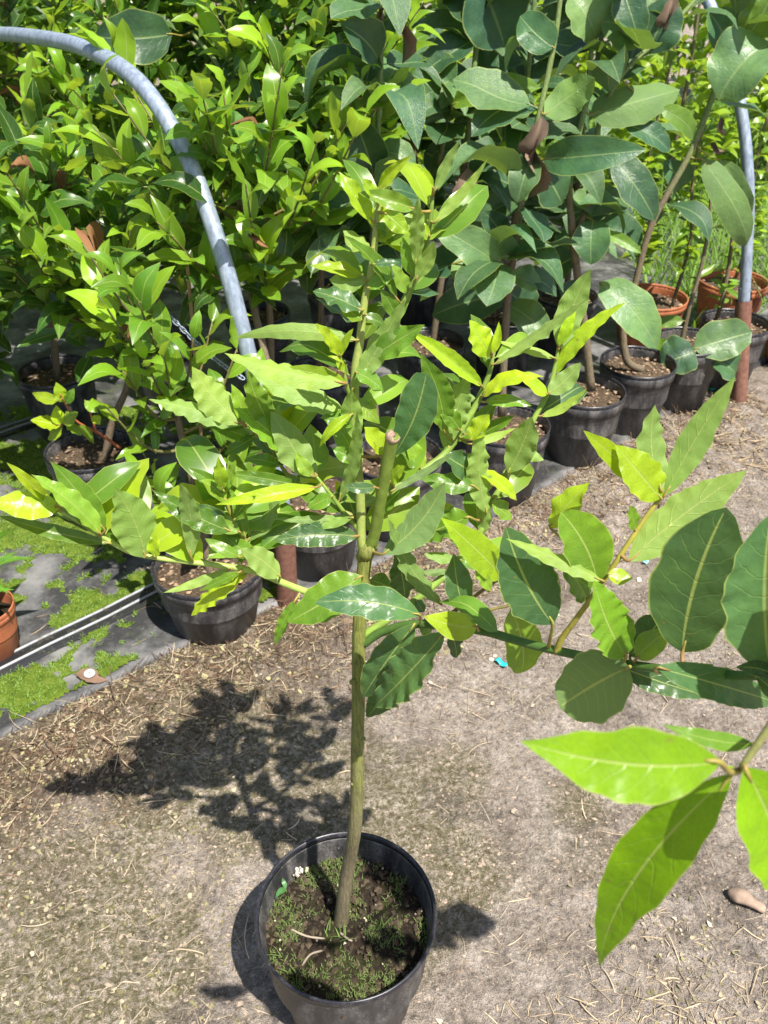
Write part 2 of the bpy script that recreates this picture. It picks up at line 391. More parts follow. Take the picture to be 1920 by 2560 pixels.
def photo_leaf(parent, origin, stems, spec, mat, rg, nu=14, nv=6, young_petiole=None, shape=None, dYscale=0.25):
    """spec: (bx,by,tx,ty,width_px,colour,face[,opts]) measured in the photograph; depth comes from the stem it grows on"""
    bx, by, tx, ty, wpx, col, face = spec[:7]; op = spec[7] if len(spec) > 7 else {}
    best = None
    for st in stems:
        if 'st' in op and st['name'] != op['st']: continue
        for k, (sx, sy, sY) in enumerate(st['dense']):
            dd = math.hypot(sx - bx, sy - by)
            if best is None or dd < best[0]: best = (dd, k, st)
    dd, k, st = best
    sx, sy, sY = st['dense'][k]
    Lpx = math.hypot(tx - bx, ty - by)
    Yb = sY + op.get('oy', rg.uniform(-0.020, 0.004) - (0.015 if dd > 30 else 0.0))
    base = P(bx, by, Yb)
    depth = (base - CAM).dot(FW)
    Lm = Lpx * depth / F_PX
    Yt = Yb + op.get('dy', rg.uniform(-1, 1) * dYscale) * Lm
    tip = P(tx, ty, Yt)
    ax = tip - base; L = ax.length; axn = ax.normalized()
    view = (CAM - (base + tip) * 0.5).normalized()
    n = view * 0.75 + Vector((0, 0, 0.35)) + SUN_DIR * 0.15
    n = (n - axn * n.dot(axn)).normalized()
    roll = R(op.get('roll', rg.uniform(-22, 22)))
    n = Matrix.Rotation(roll, 3, axn) @ n
    vp = (view - axn * view.dot(axn)).normalized()
    c = max(0.62, abs(n.dot(vp)))
    Wm = wpx * depth / F_PX / c * (1.0 if (col == D or mat is not M['bay']) else 0.97)
    if face == 'U': n = -n
    sp = dict(a=0.76, b=0.88 if col == D else 1.02, fold=0.18, bend=0.05, wave=0.12, freq=5.5, tipdrop=0.0, twist=0.0)
    if shape: sp.update(shape)
    sp['fold'] = op.get('fold', sp['fold'] * rg.uniform(0.4, 1.5)); sp['bend'] = op.get('bend', sp['bend'] * rg.uniform(0.2, 1.8))
    sp['wave'] = op['wave'] * 1.6 if 'wave' in op else sp['wave'] * rg.uniform(0.7, 1.4); sp['freq'] *= rg.uniform(.75, 1.3) * (min(1.3, max(.4, L / .085)) if mat is M['bay'] else 1); sp['twist'] = op.get('twist', rg.uniform(-.25, .25))
    sp['a'] = op.get('a', sp['a'] * rg.uniform(.9, 1.1)); sp['b'] = op.get('b', sp['b'] * rg.uniform(.9, 1.12)); sp['tipdrop'] = op.get('td', sp['tipdrop'])
    if 'freq' in op: sp['freq'] = op['freq']
    v, uv, f = leaf_grid(L, Wm, nu, nv, seed=rg.randrange(10 ** 6), ragged=op.get('rag', 0.0), **sp)
    fr = frame(axn, n)
    vv = [(base + fr @ Vector(x)) - origin for x in v]
    nv0 = len(vv); mi = [0] * len(f)
    # leaf stalk down to the twig it grows on
    s3 = P(sx, sy, sY) - origin; b3 = base - origin
    r = 0.0011 + 0.012 * Wm
    mid = (s3 + b3) * 0.5 + Vector((0, 0, -0.06 * (b3 - s3).length))
    pth = catmull([s3, mid, b3, b3 + fr @ Vector((L * 0.09, 0, sp['bend'] * L * .3))], 3)
    tv, tf = tube(pth, interp_r([r * 1.25, r, r * .9, r * .35], len(pth)), 6, True, v0=nv0)
    vv += tv; f += tf; uv += [(0.5, 0.5)] * len(tv); mi += [1] * len(tf)
    me = mesh_from('leaf', vv, f, [mat, M['petiole']], True, uv, mi)
    return link('leaf', me, parent, color=vcol(col, rg, 0.08))
t = NT('leaf_stalk'); tc_ = t.n('TexCoord'); nz_ = t.noise(tc_.outputs['Object'], 60.0, 2.0)
M['petiole'] = t.done(t.bsdf(t.ramp(nz_, [(0.35, (0.30, 0.30, 0.05)), (0.65, (0.30, 0.17, 0.06))]), 0.5).outputs[0])

def stem_of(name, pts, radii, per=7):
    """pts: (px,py,Y)"""
    dense = [tuple(p) for p in catmull(pts, per)]
    return dict(name=name, dense=dense, r=interp_r(radii, len(dense)))
def stem_mesh(st, origin, mat, seg=10, bumps=0.10, mesh_name='branch'):
    path = [P(*d) - origin for d in st['dense']]
    v, f = tube(path, st['r'], seg, True, bumps)
    return mesh_from(mesh_name, v, f, [mat])

# ------------------------------------------------------------------ the ground and the woven mat
EDGE = [(-9.0, -5.2), (-2.5, -0.02), (-0.78, 1.205), (-0.43, 1.50), (0.0, 1.79), (0.27, 1.955), (0.91, 2.53), (1.40, 2.98), (4.0, 5.4), (9.0, 10.0)]
EX, EY = zip(*EDGE)
def edge_y(x): return float(np.interp(x, EX, EY))
def gnoise(x, y, s, o=0.0): return mnoise.noise(Vector((x * s + o, y * s - o, o * 1.7)))
def ground_z(x, y):
    side = y - edge_y(x)
    z = 0.006 * gnoise(x, y, 3.0) + 0.004 * gnoise(x, y, 11.0, 3.0) + 0.0055 * gnoise(x, y, 30.0, 7.0) + 0.004 * gnoise(x, y, 62.0, 9.0) - 0.007 * max(0, gnoise(x, y, 8.5, 15.0) - .35)
    # a scuffed, crumbly belt in front of the mat
    belt = math.exp(-((side + 0.22) / 0.2) ** 2)
    z += belt * (0.008 + 0.016 * gnoise(x, y, 14.0, 21.0) + 0.016 * abs(gnoise(x, y, 36.0, 31.0)))
    k = min(max((side + 0.02) / 0.05, 0), 1)
    return z * (1 - k) + k * (-0.03)
def mat_z(x, y): return 0.004 + 0.004 * gnoise(x, y, 4.0, 50.0) + 0.002 * gnoise(x, y, 14.0, 60.0)
def axis(lo, hi, d, far):
    mid = list(np.arange(lo, hi + d / 2, d)); out = []
    s, x = d, lo
    while x > -far: s *= 1.5; x -= s; out.append(x)
    out = out[::-1] + mid; s, x = d, mid[-1]
    while x < far: s *= 1.5; x += s; out.append(x)
    return out
gx = axis(-1.05, 1.25, 0.0085, 60.0); gy = axis(0.40, 2.10, 0.0085, 60.0)
gv = [(x, y, ground_z(x, y) if (abs(x) < 12 and abs(y) < 14) else -0.03) for y in gy for x in gx]
nx = len(gx)
gf = [(j * nx + i, j * nx + i + 1, (j + 1) * nx + i + 1, (j + 1) * nx + i) for j in range(len(gy) - 1) for i in range(nx - 1)]
g_me = mesh_from('ground', gv, gf, [M['ground']])
at = g_me.attributes.new('humus', 'FLOAT', 'POINT')
def humus(x, y):
    sd = edge_y(x) - y
    return max(0, min(1, math.exp(-((sd - .14) / .22) ** 2) * (1.15 if x < .15 else .35) + .7 * gnoise(x, y, 2.6, 44.0) + .6 * gnoise(x, y, 9.0, 45.0) - .22))
at.data.foreach_set('value', [humus(p[0], p[1]) for p in gv])
at = g_me.attributes.new('moss_cover', 'FLOAT', 'POINT')
at.data.foreach_set('value', [max(0, min(1, .5 + 1.1 * gnoise(p[0], p[1], 2.4, 71.0) + .7 * gnoise(p[0], p[1], 8.0, 72.0) - .75 * max(-.6, min(1, (p[0] + .15) * 2.2)))) for p in gv])
link('ground', g_me, kind='structure')
# mat: rows run along the edge, columns go back from it
ss = np.concatenate([np.linspace(-4.0, -1.2, 20), np.linspace(-1.15, 1.75, 150), np.linspace(1.85, 6.0, 24)])
offs = np.concatenate([[0.0], np.linspace(0.02, 1.2, 40), np.linspace(1.3, 2.6, 14)])
mv = []
for o_ in offs:
    for x in ss:
        y = edge_y(x); wob = 0.012 * gnoise(x, y, 5.0, 80.0) + 0.006 * gnoise(x, y, 19.0, 81.0)
        X = x - 0.66 * (o_ + wob); Y = y + 0.75 * (o_ + wob)
        mv.append((X, Y, mat_z(X, Y) + (0.004 if o_ == 0 else 0)))
nxm = len(ss); top = len(mv)
for i in range(nxm): a_ = mv[i]; mv.append((a_[0] + 0.004, a_[1] - 0.004, a_[2] - 0.02))
mf = [(j * nxm + i, j * nxm + i + 1, (j + 1) * nxm + i + 1, (j + 1) * nxm + i) for j in range(len(offs) - 1) for i in range(nxm - 1)]
mf += [(top + i, top + i + 1, i + 1, i) for i in range(nxm - 1)]
link('ground_fabric', mesh_from('ground_fabric', mv, mf, [M['mat']]), kind='structure')

# ------------------------------------------------------------------ pots
def lathe(profile, seg=48, closed=False):
    v, f = [], []
    for r, z in profile:
        for k in range(seg):
            an = 2 * math.pi * k / seg; v.append((r * math.cos(an), r * math.sin(an), z))
    n = len(profile)
    for i in range(n - 1 if not closed else n):
        i2 = (i + 1) % n
        for k in range(seg):
            k2 = (k + 1) % seg; f.append((i * seg + k, i * seg + k2, i2 * seg + k2, i2 * seg + k))
    return v, f
def crumbs(n, spread, size, zfun, rg, flat=0.7, region=None):
    v, f = [], []
    while n > 0:
        x, y = spread()
        if region and not region(x, y): continue
        n -= 1
        s = size * rg.uniform(0.5, 1.5) * (1.8 if rg.random() < .06 else 1); z = zfun(x, y); b = len(v); a0 = rg.uniform(0, 6.28); st = rg.uniform(.6, 1.6)
        for k in range(4):
            an = a0 + k * 1.571 + rg.uniform(-.4, .4); v.append((x + s * st * math.cos(an) * rg.uniform(.6, 1), y + s * math.sin(an) * rg.uniform(.6, 1), z + s * rg.uniform(-.2, .3) * flat))
        v.append((x + s * rg.uniform(-.3, .3), y + s * rg.uniform(-.3, .3), z + s * flat * rg.uniform(.5, 1)))
        v.append((x, y, z - s * .5))
        for k in range(4): f += [(b + k, b + (k + 1) % 4, b + 4), (b + (k + 1) % 4, b + k, b + 5)]
    return v, f
def make_pot(label, x, y, rtop=0.118, h=0.22, soil='soil_bark', collar=True, name='plant_pot', z0=0.004, seg=44, material='pot', lit=0.0, soil_depth=0.03, group='black nursery pots', cat='pot', seed=0):
    rg = random.Random(1000 + seed)
    t = thing(name, label, cat, (x, y, z0), group); t.rotation_euler = (0, 0, rg.uniform(0, 6))
    rb = rtop * 0.74; ch = h * 0.2
    if collar: prof = [(rb * .85, 0.006), (rb - .004, 0.0), (rb, 0.004), (rtop * .945, h - ch), (rtop * .95, h - ch + .002), (rtop * .985, h - ch + .004), (rtop * .99, h - .008)]
    else: prof = [(rb * .85, 0.006), (rb - .004, 0.0), (rb, 0.004), (rtop * .86, h * .62), (rtop * .955, h - .010)]
    prof += [(rtop * .955, h - .007), (rtop * .945, h - .012), (rtop * .93, h - ch), (rtop * .90, h * .5)]
    # fine moulded ridge inside
    v, f = lathe(prof, seg); base = len(v); v.append((0, 0, 0.006)); f += [(base, (k + 1) % seg, k) for k in range(seg)]
    link('wall', mesh_from('pot_wall', v, f, [M[material]]), t)
    lip = [(rtop * .95, h - .009), (rtop * .992, h - .010), (rtop * 1.0, h - .007), (rtop * 1.0, h - .002), (rtop * .99, h + .001), (rtop * .972, h + .001), (rtop * .958, h - .003)]
    v, f = lathe(lip, seg + 20, True)
    link('rim', mesh_from('pot_rim', v, f, [M['rim'] if material == 'pot' else M[material]]), t)
    zs = h - soil_depth; rs = rtop * .925; v, f = [], []
    rings, sg = 9, 34
    for i in range(rings + 1):
        rr = rs * i / rings
        for k in range(sg):
            an = 2 * math.pi * k / sg; X, Y = rr * math.cos(an), rr * math.sin(an)
            v.append((X, Y, zs + 0.008 * gnoise(X + x, Y + y, 25.0, seed) + 0.006 * gnoise(X + x, Y + y, 70.0, seed) - (0.006 if i == rings else 0)))
    f = [(i * sg + k, (i + 1) * sg + k, (i + 1) * sg + (k + 1) % sg, i * sg + (k + 1) % sg) for i in range(rings) for k in range(sg)]
    so = link('soil', mesh_from('soil', v, f, [M[soil]]), t)
    def spread():
        a_ = rg.uniform(0, 6.28); r_ = rs * .97 * math.sqrt(rg.random()); return r_ * math.cos(a_), r_ * math.sin(a_)
    if soil == 'soil_bark':
        v, f = crumbs(110, spread, 0.0055, lambda a_, b_: zs + .003, rg)
        link('bark_chips', mesh_from('bark_chips', v, f, [M['bits']], False), so, color=(0.30, 0.21, 0.14), kind='stuff')
    return t, zs

# pots: the one on the path and the rows on the mat
MAIN = Vector((-0.054, 0.697, 0.0))
main_pot, main_zs = make_pot('large black plastic pot alone on the dusty path, mossy soil inside', MAIN.x, MAIN.y, 0.129, 0.222, 'soil', False, z0=0.002, seg=72, soil_depth=0.052, group='black nursery pots', seed=1)
ROW1 = [(-0.395, 1.555, 0.127, 'black pot in shade at the left, on the mat edge beside the left rusty sleeve', 2),
        (-0.165, 1.77, 0.116, 'grey black pot directly behind the left rusty sleeve', 3),
        (0.03, 1.94, 0.122, 'black pot behind the cut stub of the main bay tree', 4),
        (0.335, 2.10, 0.118, 'black pot partly hidden by bay leaves, left of the fully visible black pot', 5),
        (0.587, 2.305, 0.117, 'fully visible black pot with a deep collar, standing at the mat edge on the right', 6),
        (0.785, 2.49, 0.116, 'black pot with a curved pale stem base, second in line right of the collared pot', 7),
        (0.985, 2.645, 0.112, 'black pot under two broad pale magnolia leaves near the right hoop post', 8),
        (1.185, 2.80, 0.116, 'black pot behind the rusty foot of the right hoop post', 9)]
ROW2 = [(-0.77, 1.98, 'black pot in deep shade behind the red stemmed shoot, left side', 10), (-0.30, 1.985, 'black pot in the shade behind the chain, second row', 11),
        (-0.20, 2.43, 'black pot in the dark gap between bay shrubs and magnolias', 12), (0.15, 2.65, 'black pot in the second row behind the middle magnolia stems', 13),
        (0.42, 2.88, 'black pot in the second row behind the collared pot', 14), (0.66, 3.06, 'black pot in the second row before the long terracotta planter', 15),
        (-1.27, 2.22, 'black pot half cut by the left edge of the photo, in shade', 16), (-1.0, 2.44, 'black pot with a pale soil disc under the left bay shrubs, third row', 17),
        (-0.72, 2.67, 'black pot hidden in shade under the densest bay shrub', 18), (-0.44, 2.90, 'black pot deep behind the left hoop pipe, third row', 19),
        (-0.17, 3.12, 'black pot in the third row behind the magnolia trunks', 20), (0.14, 3.34, 'black pot in the third row under dark magnolia leaves', 21), (0.42, 3.55, 'black pot at the back of the magnolia group', 22)]
for x, y, r, lb, sd in ROW1: make_pot(lb, x, y, r, 0.172 if sd == 2 else 0.22, 'soil_bark', True, seed=sd)
for x, y, lb, sd in ROW2: make_pot(lb, x, y, 0.115, 0.215, 'soil_bark', True, seed=sd, seg=30)
make_pot('wide terracotta planter among stems behind the black pots on the right', 1.0, 3.16, 0.135, 0.17, 'soil_bark', True, material='terra', group='terracotta pots', seed=31)
make_pot('terracotta pot left of the right hoop post, behind thin stems', 1.33, 3.25, 0.13, 0.20, 'soil_bark', True, material='terra', group='terracotta pots', seed=32)
make_pot('terracotta pot at the right edge, holding feathery green weeds', 1.50, 2.98, 0.125, 0.22, 'soil_bark', True, material='terra', group='terracotta pots', seed=33)
make_pot('small terracotta pot cut by the left edge, on the mossy mat', -0.872, 1.445, 0.066, 0.135, 'soil', True, material='terra', group='terracotta pots', seed=34)

# ------------------------------------------------------------------ hoops of bent pipe in rusty sleeves
HN = Vector((0.78, 0.625, 0)); 
def hoop(name_label, foot, px_pts, sleeve_px, pr=0.0172, sr=0.0255):
    foot = Vector(foot)
    def on_plane(px, py):
        d = ray(px, py); return CAM + d * ((HN.dot(foot) - HN.dot(CAM)) / HN.dot(d))
    t = thing('hoop_pipe', name_label, 'pipe', foot, 'bent pipe hoops')
    s0 = on_plane(*sleeve_px)
    pts = [foot + (s0 - foot) * .5, foot + (s0 - foot) * .85, s0 + (s0 - foot) * .12] + [on_plane(*p) for p in px_pts[1:]]
    path = [Vector(p) - foot for p in catmull(pts, 8)]
    v, f = tube(path, [pr] * len(path), 20); link('pipe', mesh_from('hoop_tube', v, f, [M['galv']]), t)
    s_end = on_plane(*sleeve_px) - foot
    # sleeve: a hollow collar driven in the ground around the pipe
    d = s_end; n = 10
    v, f = tube([d * (k / n) - Vector((0, 0, 0.03 * (1 - k / n))) for k in range(n + 1)], [sr] * (n + 1), 20, False, 0.03)
    link('sleeve', mesh_from('sleeve', v, f, [M['rust']]), t)
    return t, pts
h1, H1PTS = hoop('galvanised hoop pipe bending over to the left, foot in a rusty sleeve near the middle', (-0.235, 1.625, 0.0),
     [(715, 1310), (690, 1150), (640, 960), (600, 800), (562, 660), (520, 530), (480, 420), (440, 340), (395, 265), (340, 198), (270, 148), (180, 110), (80, 92), (0, 86), (-120, 95), (-260, 140)], (708, 1290))
h2, H2PTS = hoop('galvanised hoop post standing at the right edge of the photo, rusty foot', (1.20, 2.635, 0.0),
     [(1856, 880), (1860, 760), (1868, 620), (1872, 500), (1866, 380), (1852, 270), (1828, 160), (1795, 60), (1750, -40)], (1859, 750))

# edging strips on the mat
def edging(label, a, b, w=0.040):
    a, b = Vector((*a, 0.0)), Vector((*b, 0.0)); t = thing('edging_strip', label, 'edging', a, 'plastic edging strips on the mat')
    d = (b - a); L = d.length; dn = d.normalized(); pn = Vector((-dn.y, dn.x, 0)); n = 24
    def glint_rail(off, r, zc, nm, mt):
        path = [dn * (L * k / n) + pn * (off + .002 * gnoise(k * .3, 1.0, 1.0)) + Vector((0, 0, zc + mat_z(a.x + dn.x * L * k / n, a.y + dn.y * L * k / n))) for k in range(n + 1)]
        v, f = tube(path, [r] * (n + 1), 10); link(nm, mesh_from(nm, v, f, [M[mt]]), t)
    v, f = [], []
    prof = [(-w / 2 - .01, .003), (-w / 2, .008), (-w / 4, .011), (0, .008), (w / 4, .011), (w / 2, .008), (w / 2 + .01, .003)]
    for k in range(n + 1):
        p = dn * (L * k / n)
        for o_, z_ in prof: v.append(p + pn * o_ + Vector((0, 0, z_ + mat_z(a.x + p.x, a.y + p.y))))
    m_ = len(prof); f = [(k * m_ + j, (k + 1) * m_ + j, (k + 1) * m_ + j + 1, k * m_ + j + 1) for k in range(n) for j in range(m_ - 1)]
    link('base', mesh_from('strip_base', v, f, [M['strip']]), t)
    glint_rail(w * .46, .0034, .012, 'glint_rail', 'strip_glint'); glint_rail(-w * .30, .0034, .012, 'glint_rail', 'strip_glint')  # thin pale tubes stand in for highlights along the ridges
edging('shiny double ridged edging strip across the mossy mat at lower left', (-1.75, 0.56), (-0.50, 1.705))
edging('shiny double ridged edging strip far left in front of the shaded pots', (-1.95, 1.85), (-1.03, 2.57))

# ------------------------------------------------------------------ the bay tree in the pot on the path
TO = Vector((MAIN.x - 0.01, MAIN.y, main_zs))
tree = thing('bay_tree', 'young bay tree with a cut stub and wavy leaves in the pot on the path', 'tree', TO)
stems = []
def main_stem(name, pts, radii, mat, seg=12, parent_name='branch', bumps=0.08):
    st = stem_of(name, pts, radii); stems.append(st)
    st['obj'] = link(parent_name, stem_mesh(st, TO, mat, seg, bumps), tree, color=st.get('col', (0.20, 0.30, 0.05)))
    return st
b0 = G(852, 2318, main_zs - 0.012).y
main_stem('trunk', [(850, 2335, b0), (858, 2255, b0), (872, 2160, b0 + .002), (886, 2080, .70), (892, 2000, .703), (893, 1900, .707), (895, 1800, .712), (896, 1700, .718), (897, 1600, .725), (903, 1490, .733), (913, 1390, .74), (915, 1372, .742)],
          [.0118, .0098, .0092, .0088, .0086, .0080, .0078, .0076, .0076, .0074, .0076, .0082], M['bark'], 20, 'trunk', 0.06)
main_stem('leader', [(912, 1385, .742), (904, 1345, .743), (901, 1250, .75), (893, 1140, .757), (887, 1020, .765), (889, 920, .772), (899, 858, .776), (911, 756, .783), (931, 659, .79), (940, 567, .795), (948, 500, .80)],
          [.0056, .0052, .005, .0047, .0044, .0042, .004, .0036, .0033, .0028, .002], M['stem'])
stems[-1]['obj'].color = (0.30, 0.36, 0.09, 1)
stub = main_stem('stub', [(920, 1385, .740), (935, 1340, .737), (950, 1260, .733), (966, 1170, .729), (981, 1088, .725)], [.0070, .0062, .0060, .0061, .0063], M['stem'], 16)
stub['obj'].color = (0.15, 0.21, 0.032, 1); stub['obj'].name = 'cut_stub'; stub['obj']['label'] = 'thick green stub with a pale sawn top'
p1, p2 = P(*stub['dense'][-1]) - TO, P(*stub['dense'][-3]) - TO; dn = (p1 - p2).normalized()
v, f = tube([p1 - dn * .006, p1 - dn * .001, p1 + dn * .0006 + Vector((.0006, 0, 0)), p1 - dn * .0004 + Vector((.0012, 0, 0))], [.0065, .0069, .0058, .0030], 16, True, .30)
link('cut_face', mesh_from('cut_face', v, f, [M['cut']]), stub['obj'])
v, f = tube([P(908, 1396, .741) - TO, P(918, 1378, .739) - TO, P(934, 1362, .737) - TO], [.0082, .0092, .0066], 14, True, .15)
link('node', mesh_from('node', v, f, [M['bark']]), stems[0]['obj'])
main_stem('B1', [(889, 950, .772), (930, 890, .778), (975, 820, .785), (1010, 750, .79), (1038, 700, .793), (1062, 625, .797), (1074, 575, .80), (1081, 490, .805)], [.0035, .0033, .003, .003, .0028, .0026, .0024, .0018], M['stem'])
main_stem('B2', [(901, 1265, .75), (972, 1231, .765), (1014, 1201, .78), (1108, 1138, .81), (1166, 1053, .825), (1200, 990, .835), (1226, 925, .84), (1231, 882, .843)], [.0042, .004, .0038, .0038, .0036, .0032, .0026, .0018], M['stem'])
main_stem('B3', [(905, 1590, .728), (960, 1555, .735), (1027, 1510, .745), (1120, 1430, .765), (1170, 1370, .78), (1204, 1322, .79), (1216, 1277, .80), (1268, 1189, .82), (1333, 1051, .85), (1369, 983, .86), (1386, 925, .87), (1397, 862, .875)],
          [.0046, .0045, .0044, .0042, .004, .0038, .0034, .0032, .003, .0028, .0025, .0016], M['stem'])
main_stem('B4', [(908, 1610, .725), (960, 1578, .72), (1050, 1560, .70), (1200, 1576, .66), (1330, 1612, .62), (1480, 1645, .575), (1650, 1672, .525), (1780, 1684, .485), (1920, 1690, .45), (2060, 1680, .42)],
          [.0052, .005, .0048, .0046, .0043, .0041, .0038, .0036, .0034, .003], M['stem'])
stems[-1]['obj'].color = (0.085, 0.17, 0.035, 1)
main_stem('B6', [(2050, 1684, .422), (2300, 1600, .40), (2700, 1480, .37), (3200, 1400, .335)], [.003, .0028, .0024, .0016], M['stem'])
main_stem('B4a', [(1392, 1630, .600), (1404, 1597, .599), (1440, 1548, .595), (1500, 1465, .59), (1560, 1375, .592), (1610, 1300, .60), (1650, 1245, .605), (1665, 1220, .607)], [.0036, .0029, .0026, .0024, .0022, .002, .0017, .001], M['stem'])
stems[-1]['obj'].color = (0.34, 0.30, 0.05, 1)
main_stem('B4b', [(1085, 1563, .69), (1140, 1525, .69), (1215, 1470, .69), (1262, 1438, .69)], [.0026, .0022, .0018, .0012], M['stem']); stems[-1]['obj'].color = (0.20, 0.13, 0.06, 1)
main_stem('B4c', [(1100, 1566, .685), (1180, 1535, .68), (1280, 1512, .675), (1300, 1500, .672)], [.0022, .0018, .0015, .001], M['stem']); stems[-1]['obj'].color = (0.18, 0.15, 0.05, 1)
main_stem('B5', [(2055, 1680, .42), (1985, 1735, .38), (1925, 1815, .32), (1880, 1880, .28), (1850, 1925, .262)], [.0028, .0024, .0020, .0018, .0014], M['stem']); stems[-1]['obj'].color = (0.16, 0.16, 0.05, 1)
main_stem('L1', [(897, 1525, .73), (830, 1500, .728), (740, 1470, .722), (640, 1430, .715), (560, 1415, .712), (470, 1404, .708), (385, 1393, .705), (320, 1378, .703), (250, 1338, .70), (190, 1300, .70), (120, 1262, .70)], [.0042, .004, .0038, .0034, .0032, .003, .0028, .0026, .0022, .0018, .0012], M['stem'])
stems[-1]['obj'].color = (0.30, 0.40, 0.09, 1)
main_stem('L2', [(907, 1370, .742), (893, 1322, .745), (860, 1280, .745), (825, 1234, .745), (790, 1190, .748)], [.0028, .0026, .0022, .002, .0014], M['stem'])
main_stem('L3', [(900, 1300, .75), (830, 1262, .76), (747, 1219, .77), (700, 1160, .775), (660, 1090, .78), (610, 1060, .785)], [.0028, .0026, .0024, .002, .0016, .001], M['stem']); stems[-1]['obj'].color = (0.22, 0.24, 0.05, 1)
main_stem('L4', [(650, 1434, .716), (640, 1395, .72), (616, 1358, .725), (590, 1310, .73), (575, 1280, .732), (558, 1225, .735)], [.0026, .0024, .0022, .0019, .0016, .001], M['stem']); stems[-1]['obj'].color = (0.26, 0.22, 0.05, 1)
main_stem('U1', [(886, 1040, .764), (876, 1000, .76), (866, 960, .757), (852, 900, .755), (848, 880, .755)], [.0022, .002, .0018, .0014, .001], M['stem'])
